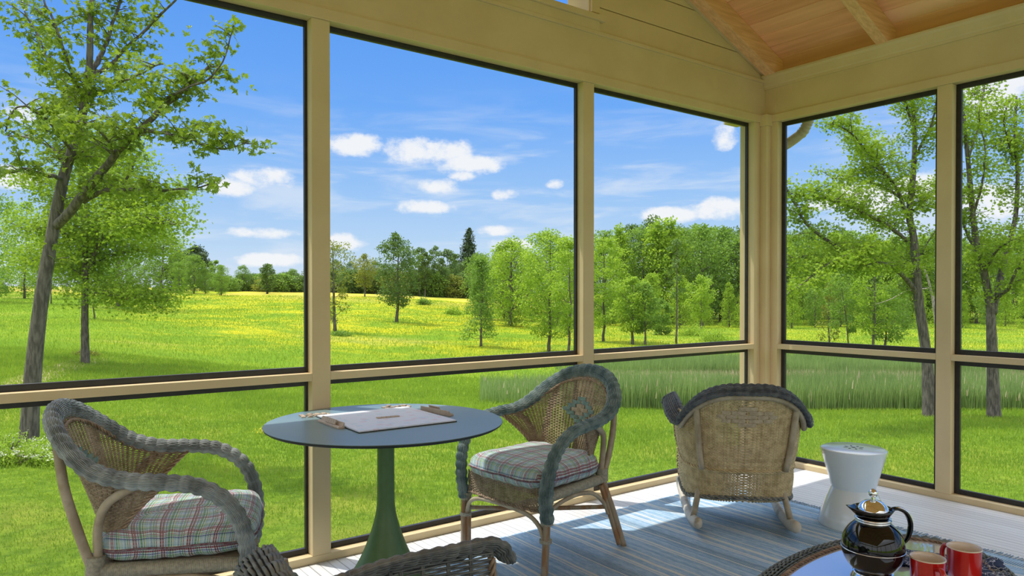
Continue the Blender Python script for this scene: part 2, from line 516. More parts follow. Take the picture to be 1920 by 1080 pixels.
def board_material():
    m, N, bs, out = material('pale_printed_game_board')
    tc = N.new('ShaderNodeTexCoord').outputs['Object']
    ck = N.new('ShaderNodeTexWhiteNoise', noise_dimensions='2D')
    sn = N.new('ShaderNodeVectorMath', operation='SNAP')
    N.set(sn.inputs[0], tc)
    sn.inputs[1].default_value = (0.027, 0.027, 10)
    N.l.new(sn.outputs[0], ck.inputs['Vector'])
    r = ck.outputs[0]
    col = N.ramp(r, [(0.0, (0.78, 0.81, 0.88, 1)), (0.84, (0.78, 0.81, 0.88, 1)), (0.85, (0.78, 0.68, 0.74, 1)), (0.93, (0.66, 0.76, 0.84, 1))], 'CONSTANT')
    x, y, z = N.sep(tc)[:3]
    for a in (x, y):
        fr = N.math('ABSOLUTE', N.math('SUBTRACT', N.math('FRACT', N.math('DIVIDE', a, 0.027)), 0.5))
        col = N.mix(N.math('MULTIPLY', N.smooth(fr, 0.45, 0.49), 0.4), col, (0.75, 0.77, 0.80, 1))
    N.set(bs.inputs['Base Color'], col)
    bs.inputs['Roughness'].default_value = 0.35
    return m


board_mat = board_material()


def napkin_material():
    m, N, bs, out = material('navy_patterned_cotton')
    tc = N.new('ShaderNodeTexCoord').outputs['Object']
    n = N.noise(tc, 32.0, 2, 0.4, 1.6)
    f = N.math('SUBTRACT', 1.0, N.smooth(N.math('ABSOLUTE', N.math('SUBTRACT', n, 0.5)), 0.018, 0.035))
    col = N.mix(f, (0.012, 0.028, 0.085, 1), (0.62, 0.66, 0.72, 1))
    N.set(bs.inputs['Base Color'], col)
    bs.inputs['Roughness'].default_value = 0.8
    return m


napkin_mat = napkin_material()


def glass_top_material():
    m, N, bs, out = material('mirror_grey_glass')
    bs.inputs['Base Color'].default_value = (0.90, 0.92, 0.95, 1)
    bs.inputs['Metallic'].default_value = 0.0
    bs.inputs['Roughness'].default_value = 0.03
    gl = N.new('ShaderNodeBsdfGlossy', inp={'Color': (0.93, 0.95, 0.97, 1), 'Roughness': 0.025})
    mx = N.new('ShaderNodeMixShader')
    mx.inputs[0].default_value = 0.52
    N.l.new(bs.outputs[0], mx.inputs[1])
    N.l.new(gl.outputs[0], mx.inputs[2])
    N.l.new(mx.outputs[0], out.inputs[0])
    return m


glass_mat = glass_top_material()


def water_material():
    m, N, bs, out = material('dark_pond_water')
    bs.inputs['Base Color'].default_value = (0.05, 0.035, 0.02, 1)
    bs.inputs['Roughness'].default_value = 0.08
    return m


water_mat = water_material()

# ---------------------------------------------------------------- geometry helpers
class MB:
    """collects vertices and faces and links them as one mesh object"""

    def __init__(self):
        self.v, self.f, self.n = [], [], 0

    def add(self, v, f):
        v = np.asarray(v, dtype=np.float64).reshape(-1, 3)
        if isinstance(f, np.ndarray):
            self.f.append(f.astype(np.int64) + self.n)
        else:
            for q in f:
                self.f.append(np.asarray([q], dtype=np.int64) + self.n)
        self.v.append(v)
        self.n += len(v)
        return self

    def box(self, a, b):
        x0, y0, z0 = a
        x1, y1, z1 = b
        v = [(x0, y0, z0), (x1, y0, z0), (x1, y1, z0), (x0, y1, z0), (x0, y0, z1), (x1, y0, z1), (x1, y1, z1), (x0, y1, z1)]
        f = np.array([(0, 3, 2, 1), (4, 5, 6, 7), (0, 1, 5, 4), (1, 2, 6, 5), (2, 3, 7, 6), (3, 0, 4, 7)])
        return self.add(v, f)

    def prism(self, poly, axis, a, b):
        """extrude a 2D polygon along axis (0,1,2) from a to b"""
        n = len(poly)
        o = [i for i in range(3) if i != axis]
        v = np.zeros((2 * n, 3))
        for k, c in enumerate((a, b)):
            v[k * n:(k + 1) * n, o[0]] = [p[0] for p in poly]
            v[k * n:(k + 1) * n, o[1]] = [p[1] for p in poly]
            v[k * n:(k + 1) * n, axis] = c
        f = [list(range(n))[::-1], list(range(n, 2 * n))] + [[i, (i + 1) % n, n + (i + 1) % n, n + i] for i in range(n)]
        return self.add(v, f)

    def tube(self, pts, r, n=8, closed=False, flat=1.0, up=None):
        pts = np.asarray(pts, float)
        m = len(pts)
        r = np.broadcast_to(np.asarray(r, float), (m,))
        if closed:
            T = np.roll(pts, -1, 0) - np.roll(pts, 1, 0)
        else:
            T = np.gradient(pts, axis=0)
        T /= np.linalg.norm(T, axis=1)[:, None] + 1e-12
        if up is not None:
            U = np.broadcast_to(np.asarray(up, float), T.shape)
            Nn = U - (U * T).sum(1)[:, None] * T
            Nn /= np.linalg.norm(Nn, axis=1)[:, None] + 1e-12
        else:
            a = np.array([0, 0, 1.0]) if abs(T[0][2]) < 0.9 else np.array([1.0, 0, 0])
            nn = a - a.dot(T[0]) * T[0]
            nn /= np.linalg.norm(nn)
            Nn = np.zeros_like(T)
            for i in range(m):
                nn = nn - nn.dot(T[i]) * T[i]
                nn /= np.linalg.norm(nn) + 1e-12
                Nn[i] = nn
        B = np.cross(T, Nn)
        ph = np.arange(n) * 2 * PI / n
        ring = pts[:, None, :] + r[:, None, None] * (np.cos(ph)[None, :, None] * Nn[:, None, :] * flat + np.sin(ph)[None, :, None] * B[:, None, :])
        v = ring.reshape(-1, 3)
        i = np.arange(m if closed else m - 1)
        j = np.arange(n)
        I, J = np.meshgrid(i, j, indexing='ij')
        I2 = (I + 1) % m
        J2 = (J + 1) % n
        f = np.stack([I * n + J, I2 * n + J, I2 * n + J2, I * n + J2], -1).reshape(-1, 4)
        self.add(v, f)
        if not closed:
            base = self.n - len(v)
            self.f.append(np.array([list(range(n))]) + base)
            self.f.append(np.array([list(range((m - 1) * n, m * n))[::-1]]) + base)
        return self

    def lathe(self, prof, n=48, c=(0, 0, 0)):
        prof = np.asarray(prof, float)
        m = len(prof)
        ph = np.arange(n) * 2 * PI / n
        v = np.stack([c[0] + prof[:, 0:1] * np.cos(ph), c[1] + prof[:, 0:1] * np.sin(ph), c[2] + np.repeat(prof[:, 1:2], n, 1)], -1).reshape(-1, 3)
        I, J = np.meshgrid(np.arange(m - 1), np.arange(n), indexing='ij')
        J2 = (J + 1) % n
        f = np.stack([I * n + J, I * n + J2, (I + 1) * n + J2, (I + 1) * n + J], -1).reshape(-1, 4)
        return self.add(v, f)

    def strands(self, P, Nrm, r, n=4):
        """P (k,m,3) centre lines with surface normals Nrm, all made round strands at once"""
        k, m, _ = P.shape
        T = np.gradient(P, axis=1)
        T /= np.linalg.norm(T, axis=2)[..., None] + 1e-12
        Nn = Nrm - (Nrm * T).sum(2)[..., None] * T
        Nn /= np.linalg.norm(Nn, axis=2)[..., None] + 1e-12
        B = np.cross(T, Nn)
        ph = (np.arange(n) + 0.5) * 2 * PI / n
        r = np.broadcast_to(np.asarray(r, float), (k, m))[..., None, None]
        ring = P[:, :, None, :] + r * (np.cos(ph)[None, None, :, None] * Nn[:, :, None, :] + np.sin(ph)[None, None, :, None] * B[:, :, None, :])
        v = ring.reshape(-1, 3)
        K, I, J = np.meshgrid(np.arange(k), np.arange(m - 1), np.arange(n), indexing='ij')
        b = K * m * n
        J2 = (J + 1) % n
        f = np.stack([b + I * n + J, b + (I + 1) * n + J, b + (I + 1) * n + J2, b + I * n + J2], -1).reshape(-1, 4)
        return self.add(v, f)

    def mesh(self, name, mat, smooth=True):
        me = bpy.data.meshes.new(name)
        V = np.concatenate(self.v)
        tot = np.concatenate([np.full(len(a), a.shape[1]) for a in self.f])
        L = np.concatenate([a.ravel() for a in self.f])
        me.vertices.add(len(V))
        me.vertices.foreach_set('co', V.astype(np.float32).ravel())
        me.loops.add(len(L))
        me.loops.foreach_set('vertex_index', L.astype(np.int32))
        me.polygons.add(len(tot))
        me.polygons.foreach_set('loop_start', (np.cumsum(tot) - tot).astype(np.int32))
        me.update(calc_edges=True)
        me.polygons.foreach_set('use_smooth', np.full(len(tot), bool(smooth)))
        me.materials.append(mat)
        me.validate(verbose=False)
        return me

    def build(self, name, mat, parent=None, loc=None, smooth=False, bevel=0.0, autos=None):
        me = self.mesh(name, mat, smooth)
        o = bpy.data.objects.new(name, me)
        COL.objects.link(o)
        if parent:
            o.parent = parent
        if loc is not None:
            o.location = loc
        if smooth and autos:
            me.set_sharp_from_angle(angle=math.radians(autos))
        if bevel:
            b = o.modifiers.new('bevel', 'BEVEL')
            b.width = bevel
            b.segments = 2
            b.limit_method = 'ANGLE'
        return o


def tag(o, label=None, cat=None, group=None, kind=None):
    if label:
        o['label'] = label
    if cat:
        o['category'] = cat
    if group:
        o['group'] = group
    if kind:
        o['kind'] = kind
    return o


def empty(name, loc=(0, 0, 0), rz=0.0):
    o = bpy.data.objects.new(name, None)
    COL.objects.link(o)
    o.location = loc
    o.rotation_euler = (0, 0, rz)
    o.empty_display_size = 0.1
    return o


def dup(root):
    c = root.copy()
    COL.objects.link(c)
    for ch in list(root.children):
        k = ch.copy()
        COL.objects.link(k)
        k.parent = c
        for g in list(ch.children):
            h = g.copy()
            COL.objects.link(h)
            h.parent = k
    return c


def catmull(P, seg=8, closed=False):
    P = np.asarray(P, float)
    n = len(P)
    out = []
    rng = range(n if closed else n - 1)
    t = np.linspace(0, 1, seg, endpoint=False)[:, None]
    for i in rng:
        if closed:
            p0, p1, p2, p3 = P[(i - 1) % n], P[i], P[(i + 1) % n], P[(i + 2) % n]
        else:
            p0, p1, p2, p3 = P[max(i - 1, 0)], P[i], P[i + 1], P[min(i + 2, n - 1)]
        out.append(.5 * ((2 * p1) + (-p0 + p2) * t + (2 * p0 - 5 * p1 + 4 * p2 - p3) * t * t + (-p0 + 3 * p1 - 3 * p2 + p3) * t ** 3))
    if not closed:
        out.append(P[-1:])
    return np.concatenate(out)


def resample(P, step=None, n=None):
    P = np.asarray(P, float)
    s = np.r_[0, np.cumsum(np.linalg.norm(np.diff(P, axis=0), axis=1))]
    if n is None:
        n = max(2, int(round(s[-1] / step)) + 1)
    q = np.linspace(0, s[-1], n)
    return np.stack([np.interp(q, s, P[:, i]) for i in range(P.shape[1])], 1), s[-1]


# ---------------------------------------------------------------- room
WA, WB = 3.338, 4.891          # inner faces of the back wall (y) and right wall (x)
XL, YN = -3.0, -3.6            # far ends of the porch, out of view
Z_RB, Z_RT, Z_TB, Z_TT, Z_BT = 0.877, 0.9145, 2.609, 2.664, 2.92
POSTS_A = [(1.2785 - 1.735 * k, 1.3709 - 1.735 * k) for k in (2, 1)] + [(1.2785, 1.3709), (3.0132, 3.103)]
POSTS_B = [(2.0023, 2.0914), (0.63, 0.72), (-0.74, -0.65), (-2.11, -2.02)]
FD, FT = 0.055, 0.022          # depth of the screen frames behind the wall face, their thickness
SLOPE = 0.4167


def roof_z(x, off=0.0):        # underside of rafters
    return 2.962 + SLOPE * ((4.84 - x) if x > RIDGE else (4.84 - RIDGE) - (RIDGE - x)) + off


RIDGE = 0.95

st = lambda o: tag(o, kind='structure')

# floor
m = MB().box((XL - 0.2, YN - 0.2, -0.14), (WB + 0.16, WA + 0.16, 0.0))
st(m.build('floor', deck_mat))

ntrim = [0]


def trim(mb, mat=paint, bevel=0.0025, smooth=False):
    ntrim[0] += 1
    return st(mb.build('trim_%d' % ntrim[0], mat, bevel=bevel, smooth=smooth))


DP = 0.15                     # wall framing depth
# back wall: base rail, rails, posts, header
trim(MB().box((XL, WA, 0.0), (WB, WA + DP, 0.0366)))
trim(MB().box((WB, YN, 0.0), (WB + DP, WA + DP, 0.0366)))
bays_a = []
px = XL
for a, b in POSTS_A + [(4.762, None)]:
    bays_a.append((px, a))
    if b:
        trim(MB().box((a, WA, 0.0366), (b, WA + 0.082, Z_TB)))
        px = b
bays_b = []
py = 3.226
for a, b in POSTS_B + [(None, YN)]:
    lo = b if a is not None else YN
    bays_b.append((lo if a is not None else YN, py))
    if a is not None:
        trim(MB().box((WB, a, 0.0366), (WB + 0.082, b, Z_TB)))
        py = a
for x0, x1 in bays_a:
    trim(MB().box((x0, WA, Z_RB), (x1, WA + DP * 0.55, Z_RT)))
for y0, y1 in bays_b:
    trim(MB().box((WB, y0, Z_RB), (WB + DP * 0.55, y1, Z_RT)))
# corner column: flat jambs, inner square post
trim(MB().box((4.762, WA, 0.0366), (WB + 0.0, WA + 0.11, Z_TB)))
trim(MB().box((WB, 3.226, 0.0366), (WB + 0.082, WA + 0.11, Z_TB)))
trim(MB().box((4.832, 3.282, 0.0), (WB, WA, Z_TB - 0.03)))
trim(MB().box((4.818, 3.268, Z_TB - 0.03), (WB, WA, Z_TT)), bevel=0.004)
# outer casing at the corner, seen through the screens
trim(MB().box((4.83, WA + DP, -0.3), (WB + DP + 0.04, WA + DP + 0.03, 2.79)))
# header: narrow casing under a deep fascia with a small cap
for mb in (MB().box((XL, WA - 0.012, Z_TB), (WB + 0.012, WA + DP, Z_TT)), MB().box((WB - 0.012, YN, Z_TB), (WB + DP, WA, Z_TT))):
    trim(mb)
trim(MB().box((XL, WA, Z_TT), (WB, WA + 0.03, Z_BT)), bevel=0.0)
trim(MB().box((XL, WA + 0.03, Z_TT), (WB + DP, WA + DP + 0.04, 3.02)), bevel=0.0)
trim(MB().box((WB, YN, Z_TT), (WB + DP, WA + 0.03, Z_BT + 0.02)), bevel=0.0)
trim(MB().box((XL, WA - 0.016, Z_BT - 0.004), (WB, WA + 0.02, Z_BT + 0.018)))
trim(MB().box((XL, WA - 0.004, Z_TT - 0.002), (WB, WA + 0.02, Z_TT + 0.012)))
# crown moulding on the right wall
prof = [(WB, Z_BT - 0.055), (WB - 0.012, Z_BT - 0.055), (WB - 0.014, Z_BT - 0.035), (WB - 0.022, Z_BT - 0.028), (WB - 0.026, Z_BT - 0.012),
        (WB - 0.038, Z_BT + 0.02), (WB - 0.052, Z_BT + 0.034), (WB - 0.052, Z_BT + 0.048), (WB, Z_BT + 0.048)]
trim(MB().prism(prof, 1, YN, WA - 0.001), bevel=0.0)
# outer eave ledge above the back wall, shading the screens
trim(MB().box((XL - 0.5, WA + DP + 0.04, 2.80), (WB + 0.3, WA + 0.50, 2.86)))
trim(MB().box((WB + DP, YN, 2.72), (WB + 0.33, WA + 0.5, 2.78)))

# gable wall above the back header, V-grooved boards, transom opening
gx0, gx1 = XL, WB
TR = (0.0, 3.075)              # transom window opening in x
TZ = 3.035
g = MB()
gy0, gy1 = WA + 0.004, WA + 0.024
zb = Z_BT + 0.018
k = 0
while zb < 5.2:
    zt = min(zb + 0.196 if k else 3.097, 5.3)
    if k == 0:
        zt = 3.097
    zz0, zz1 = zb + 0.003, zt - 0.003
    def xr(z):
        return min(WB, 4.84 - (z - 3.0) / SLOPE + 0.05)
    xa, xb = XL, xr(zz0)
    xt = xr(zz1)
    if xb > -2:
        for (s0, s1a, s1b) in ([(TR[1], xb, xt)] if TR[1] < xt else []):
            g.prism([(s0, zz0), (s1a, zz0), (s1b, zz1), (s0, zz1)], 1, gy0, gy1)
        if zt > 4.6 or zt < TZ:
            g.prism([(XL, zz0), (min(TR[1], xb), zz0), (min(TR[1], xt), zz1), (XL, zz1)], 1, gy0, gy1)
    zb = zt
    k += 1
st(g.build('wall_back', paint, bevel=0.003))
gb = MB()
gb.prism([(TR[1], Z_BT), (WB, Z_BT), (WB, 3.0), (TR[1], roof_z(TR[1], 0.2))], 1, gy1, WA + DP)
st(gb.build('wall_back_core', paint))
# transom casing
trim(MB().box((TR[1] - 0.004, WA - 0.014, 3.05), (3.139, WA + 0.006, 4.5)))
trim(MB().box((0.0, WA - 0.014, Z_BT + 0.018), (3.139, WA + 0.004, 3.0)))
trim(MB().box((0.0, WA - 0.034, 3.0), (3.17, WA + 0.01, TZ)))
trim(MB().box((0.0, WA + 0.01, 2.98), (3.075, WA + DP, TZ)))
trim(MB().box((3.062, WA + 0.004, TZ), (3.075, WA + DP + 0.06, 4.5)))
trim(MB().box((0.0, WA, 4.3), (3.075, WA + DP, 4.42)))
# raking trim between gable boards and first rafter
rk = [(4.84, 2.97), (4.84 - 0.02, 2.945), (RIDGE, roof_z(RIDGE, 0.0) + 0.0), (RIDGE, roof_z(RIDGE, 0.05))]
trim(MB().prism([(4.86, 2.97), (4.86, 3.01), (RIDGE, roof_z(RIDGE) + 0.03), (RIDGE, roof_z(RIDGE) - 0.02)], 1, WA - 0.03, WA + 0.006))

# rafters
RY = [(3.225, 3.312), (2.315, 2.385)]
RY = [(3.215, 3.308)] + [(2.373 - 0.93 * i, 2.455 - 0.93 * i) for i in range(7)]
for y0, y1 in RY:
    mb = MB()
    h = 0.15
    mb.prism([(WB + 0.05, roof_z(WB + 0.05)), (WB + 0.05, roof_z(WB + 0.05, h)), (RIDGE, roof_z(RIDGE, h)), (RIDGE, roof_z(RIDGE))], 1, y0, y1)
    trim(mb, fir_beam, bevel=0.003)
    mb = MB()
    mb.prism([(XL, roof_z(XL)), (XL, roof_z(XL, h)), (RIDGE, roof_z(RIDGE, h)), (RIDGE, roof_z(RIDGE))], 1, y0, y1)
    trim(mb, fir_beam, bevel=0.003)
trim(MB().box((RIDGE - 0.03, YN, roof_z(RIDGE) - 0.12), (RIDGE + 0.03, WA, roof_z(RIDGE) + 0.1)), fir_beam)
# plank ceiling, boards parallel to the right wall
c = MB()
h = 0.15
bw = 0.138
for side in (1, -1):
    s = 0.0
    k = 0
    L = (WB + 0.35 - RIDGE) / math.cos(math.atan(SLOPE)) if side == 1 else (RIDGE - XL + 0.5) / math.cos(math.atan(SLOPE))
    ca, sa = math.cos(math.atan(SLOPE)), math.sin(math.atan(SLOPE))
    while s < L:
        s1 = min(s + bw, L)
        r = random.Random(k * 7 + side)
        cuts = [YN - 0.3, r.uniform(-1.5, 0.5), r.uniform(1.2, 2.9), WA + 0.60]
        for y0, y1 in zip(cuts[:-1], cuts[1:]):
            q = []
            for (ss, dz) in ((s + 0.0035, 0), (s1 - 0.0035, 0), (s1 - 0.001, 0.008), (s1 - 0.001, 0.02), (s + 0.001, 0.02), (s + 0.001, 0.008)):
                x = RIDGE + side * ss * ca
                z = roof_z(RIDGE) + h - ss * sa + dz
                q.append((x, z))
            c.prism(q, 1, y0 + 0.001, y1 - 0.001)
        s += bw
        k += 1
st(c.build('ceiling', cedar_plank))
# roof deck above the planks
rf = MB()
zr = roof_z(RIDGE, h + 0.02)
ex = WB + 0.37
rf.prism([(RIDGE, zr), (ex, zr - SLOPE * (ex - RIDGE)), (ex, zr - SLOPE * (ex - RIDGE) + 0.12), (RIDGE, zr + 0.12),
          (XL - 0.5, zr - SLOPE * (RIDGE - XL + 0.5) + 0.12), (XL - 0.5, zr - SLOPE * (RIDGE - XL + 0.5))], 1, YN - 0.3, WA + 0.62)
st(rf.build('ceiling_roof', edge_black))

# screened window bays: black frame plus mesh, upper and lower
nwin = [0]


def bay(plane, a, b, z0, z1):
    nwin[0] += 1
    w = 0.0135 if plane == 'A' else 0.031
    fr = MB()
    t0, t1 = FD, FD + FT
    wh = 0.027 if plane == 'A' else 0.031
    for (p0, p1, q0, q1) in ((a, a + w, z0, z1), (b - w, b, z0, z1), (a + w, b - w, z0, z0 + wh), (a + w, b - w, z1 - wh, z1)):
        if plane == 'A':
            fr.box((p0, WA + t0, q0), (p1, WA + t1, q1))
        else:
            fr.box((WB + t0, p0, q0), (WB + t1, p1, q1))
    o = st(fr.build('window_%d' % nwin[0], black_metal, bevel=0.002))
    s = MB()
    d = FD + FT * 0.5
    if plane == 'A':
        s.add([(a + w * .5, WA + d, z0 + w * .5), (b - w * .5, WA + d, z0 + w * .5), (b - w * .5, WA + d, z1 - w * .5), (a + w * .5, WA + d, z1 - w * .5)], [[0, 1, 2, 3]])
    else:
        s.add([(WB + d, a + w * .5, z0 + w * .5), (WB + d, b - w * .5, z0 + w * .5), (WB + d, b - w * .5, z1 - w * .5), (WB + d, a + w * .5, z1 - w * .5)], [[0, 1, 2, 3]])
    s.build('screen', screen_mat, o)


for a, b in bays_a:
    bay('A', a, b, 0.0366, Z_RB)
    bay('A', a, b, Z_RT, Z_TB)
for a, b in bays_b:
    bay('B', a, b, 0.0366, Z_RB)
    bay('B', a, b, Z_RT, Z_TB)
# simple open sides out of view (left and behind the viewer)
for y in (YN, -1.3, 1.0, WA - 0.1):
    trim(MB().box((XL - 0.1, y, 0), (XL, y + 0.09, roof_z(XL))))
trim(MB().box((XL - 0.1, YN, 2.0), (XL, WA, 2.2)))
for x in (-3.0, -1.2, 0.6, 2.4, 4.2):
    trim(MB().box((x, YN - 0.1, 0), (x + 0.09, YN, 2.6)))
trim(MB().box((XL, YN - 0.1, 2.3), (WB, YN, 2.62)))

# downspout elbow outside the right wall
ds = empty('downspout', (5.2, 3.25, 2.0))
tag(ds, 'beige downspout with a ribbed elbow outside the corner screen', 'downspout')
P = [(5.26, 3.17, 2.73), (5.26, 3.18, 2.70), (5.25, 3.20, 2.64), (5.24, 3.24, 2.57), (5.20, 3.33, 2.50), (5.17, 3.42, 2.45), (5.16, 3.50, 2.36), (5.16, 3.52, 2.2)]
P = catmull(P, 10)
s_ = np.arange(len(P))
rad = 0.040 + 0.0022 * np.sign(np.sin(s_ * 1.9)) * ((s_ > 14) & (s_ < 34))
MB().tube(P - np.array([5.2, 3.25, 2.0]), rad, 14).build('elbow', pipe_paint, ds, smooth=True)
MB().tube(np.array([(5.16, 3.52, 2.21), (5.16, 3.52, -0.7)]) - np.array([5.2, 3.25, 2.0]), 0.038, 14).build('pipe', pipe_paint, ds, smooth=True)
# ---------------------------------------------------------------- terrain
rng = np.random.default_rng(7)
TU = np.array([-900, -200, 100, 400, 700, 1000, 1300, 1600, 1900, 2600])
TD = np.array([0, 6, 12.6, 20, 28, 36, 45, 60, 80, 100, 140, 200, 420])
TZv = np.array([
    [-.7, -1.2, -1.35, -1.1, -.7, -.4, -.1, .4, 1.0, 1.6, 3.0, 4.5, 8],
    [-.7, -1.2, -1.40, -1.2, -.8, -.55, -.3, .2, .8, 1.3, 2.6, 4.0, 7],
    [-.7, -1.25, -1.44, -1.3, -.92, -.7, -.45, .0, .6, 1.1, 2.2, 3.4, 6],
    [-.7, -1.25, -1.60, -1.72, -1.62, -1.5, -1.30, -.9, -.3, .4, 1.75, 3.0, 5],
    [-.7, -1.30, -1.70, -2.00, -2.05, -2.0, -1.85, -1.25, -.6, .1, 1.5, 2.4, 4],
    [-.7, -1.30, -1.80, -2.10, -2.30, -2.3, -2.20, -2.15, -1.9, -1.5, -.6, .2, 2],
    [-.7, -1.30, -1.85, -2.15, -2.55, -2.5, -2.35, -2.35, -2.2, -2.0, -1.2, 0, 2],
    [-.7, -1.30, -1.85, -2.15, -2.60, -2.55, -2.40, -2.35, -2.2, -2.0, -1.2, 0, 2],
    [-.7, -1.30, -1.85, -2.15, -2.60, -2.55, -2.40, -2.35, -2.2, -2.0, -1.2, 0, 2],
    [-.7, -1.30, -1.85, -2.15, -2.60, -2.55, -2.40, -2.35, -2.2, -2.0, -1.2, 0, 2]])
# fine smoothed copy of the height table
_gu = np.linspace(-900, 2600, 71)
_gd = np.linspace(0, math.sqrt(420), 101)
_t = np.stack([np.interp(_gd ** 2, TD, row) for row in TZv])
_t = np.stack([np.interp(_gu, TU, _t[:, j]) for j in range(101)], 1)
for _ in range(5):
    p = np.pad(_t, 1, mode='edge')
    _t = (p[1:-1, :-2] + p[1:-1, 1:-1] * 2 + p[1:-1, 2:]) / 4
    p = np.pad(_t, 1, mode='edge')
    _t = (p[:-2, 1:-1] + p[1:-1, 1:-1] * 2 + p[2:, 1:-1]) / 4


def ground_z(x, y):
    x = np.asarray(x, float)
    y = np.asarray(y, float)
    fx, fy = math.cos(YAW), math.sin(YAW)
    d = x * fx + y * fy
    lat = x * fy - y * fx
    rho = np.hypot(d, lat)
    th = np.clip(np.arctan2(lat, d), -0.95, 0.88)
    u = 960 + F * np.tan(th)
    dd = rho * np.cos(th)
    iu = np.clip((u - _gu[0]) / (_gu[1] - _gu[0]), 0, 69.999)
    jd = np.clip(np.sqrt(np.clip(dd, 0, 419.9)) / (_gd[1]), 0, 99.999)
    i, j = iu.astype(int), jd.astype(int)
    a, b = iu - i, jd - j
    z = _t[i, j] * (1 - a) * (1 - b) + _t[i + 1, j] * a * (1 - b) + _t[i, j + 1] * (1 - a) * b + _t[i + 1, j + 1] * a * b
    return z + 0.05 * np.sin(x * 0.35 + 1) * np.sin(y * 0.28) * np.clip(rho / 20, 0, 1)


def pos(u, d, dz=0.0):
    """a spot on the ground in the direction of column u at depth d"""
    p = at(u, 552, d)
    return np.array([p[0], p[1], float(ground_z(p[0], p[1])) + dz])


def pos_v(u, v):
    """the spot on the ground seen at pixel u,v"""
    lo, hi = 5.0, 300.0
    for d in np.linspace(6, 300, 1200):
        p = at(u, v, d)
        if p[2] <= ground_z(p[0], p[1]):
            return np.array([p[0], p[1], float(ground_z(p[0], p[1]))]), d
    return pos(u, 150), 150.0


nr, na = 150, 240
R = np.concatenate([np.linspace(0, 40, 90), np.geomspace(41, 600, 60)])
A = np.linspace(0, 2 * PI, na, endpoint=False)
gx = (R[:, None] * np.cos(A)).ravel()
gy = (R[:, None] * np.sin(A)).ravel()
gz = ground_z(gx, gy)
m = MB()
I, J = np.meshgrid(np.arange(nr - 1), np.arange(na), indexing='ij')
J2 = (J + 1) % na
m.add(np.stack([gx, gy, gz], 1), np.stack([I * na + J, (I + 1) * na + J, (I + 1) * na + J2, I * na + J2], -1).reshape(-1, 4))
st(m.build('ground', meadow_mat, smooth=True))

# pond between the two reed belts
m = MB()
pp = [pos(u, d) for u, d in [(1080, 27), (1300, 26), (1600, 26), (2300, 26), (2300, 34), (1600, 34.5), (1300, 34), (1080, 32)]]
m.add([(q[0], q[1], -2.47) for q in pp], [list(range(len(pp)))])
tag(m.build('pond_water', water_mat), 'dark strip of pond water between the two belts of reeds', 'pond', kind='stuff')


# ---------------------------------------------------------------- blades
def blades(P, h, w, lean, mb, tri=True, rng=rng):
    n = len(P)
    a = rng.uniform(0, 2 * PI, n)
    b = rng.uniform(0, 2 * PI, n)
    side = np.stack([np.cos(a), np.sin(a), np.zeros(n)], 1) * (w / 2)[:, None]
    tip = np.stack([np.cos(b) * lean * h, np.sin(b) * lean * h, h], 1)
    mid = tip * np.array([0.35, 0.35, 0.55])
    v = np.stack([P - side, P + side, P + mid + side * 0.8, P + tip, P + mid - side * 0.8], 1).reshape(-1, 3)
    k = np.arange(n)[:, None] * 5
    mb.add(v, np.concatenate([k + np.array([[0, 1, 2, 4]])], 0))
    mb.f.append(k + np.array([[4, 2, 3]]) + mb.n - len(v))
    return mb


def scatter(n, d0, d1, u0, u1, power=1.0):
    d = d0 + (d1 - d0) * rng.uniform(0, 1, n) ** power
    u = rng.uniform(u0, u1, n)
    lat = d * (u - 960) / F
    fx, fy = math.cos(YAW), math.sin(YAW)
    x = d * fx + lat * fy
    y = d * fy - lat * fx
    return x, y


def off_porch(x, y, mrg=0.35):
    return ~((x < WB + mrg) & (y < WA + mrg) & (x > XL - 1) & (y > YN - 1))


def vnoise(x, y, s, seed=0):
    r = np.random.default_rng(seed)
    out = 0
    for k in range(6):
        a = r.uniform(0, 2 * PI)
        f = s * r.uniform(0.6, 1.6)
        out = out + np.sin((x * math.cos(a) + y * math.sin(a)) * f + r.uniform(0, 6))
    return out / 6


x, y = scatter(330000, 3.6, 30, -120, 2050, 0.95)
k = off_porch(x, y)
x, y = x[k], y[k]
dd = x * math.cos(YAW) + y * math.sin(YAW)
h = rng.uniform(0.03, 0.075, len(x)) * (1 + 0.5 * vnoise(x, y, 1.2, 3)) * np.clip(dd / 11, 0.8, 1.8)
mb = blades(np.stack([x, y, ground_z(x, y) - 0.005], 1), h, 0.0065 * np.clip(dd / 7, 0.8, 2.6), rng.uniform(0.1, 0.7, len(x)), MB())
tag(mb.build('lawn_grass', grass_mat), 'mown green lawn grass around the porch', 'grass', kind='stuff')
# taller rough grass in the meadow
x, y = scatter(250000, 19, 125, -120, 2050, 1.25)
dd = x * math.cos(YAW) + y * math.sin(YAW)
lat = x * math.sin(YAW) - y * math.cos(YAW)
uu = 960 + F * lat / dd
k = ((dd > 21.5) | (uu < 1000))
x, y, dd = x[k], y[k], dd[k]
mb = blades(np.stack([x, y, ground_z(x, y) - 0.01], 1), rng.uniform(0.06, 0.17, len(x)) * (1 + .6 * vnoise(x, y, 0.5, 5)), 0.011 * dd / 18, rng.uniform(0.1, 0.8, len(x)), MB())
tag(mb.build('meadow_grass', grass_mat), 'rough meadow grass sloping up beyond the lawn', 'grass', kind='stuff')
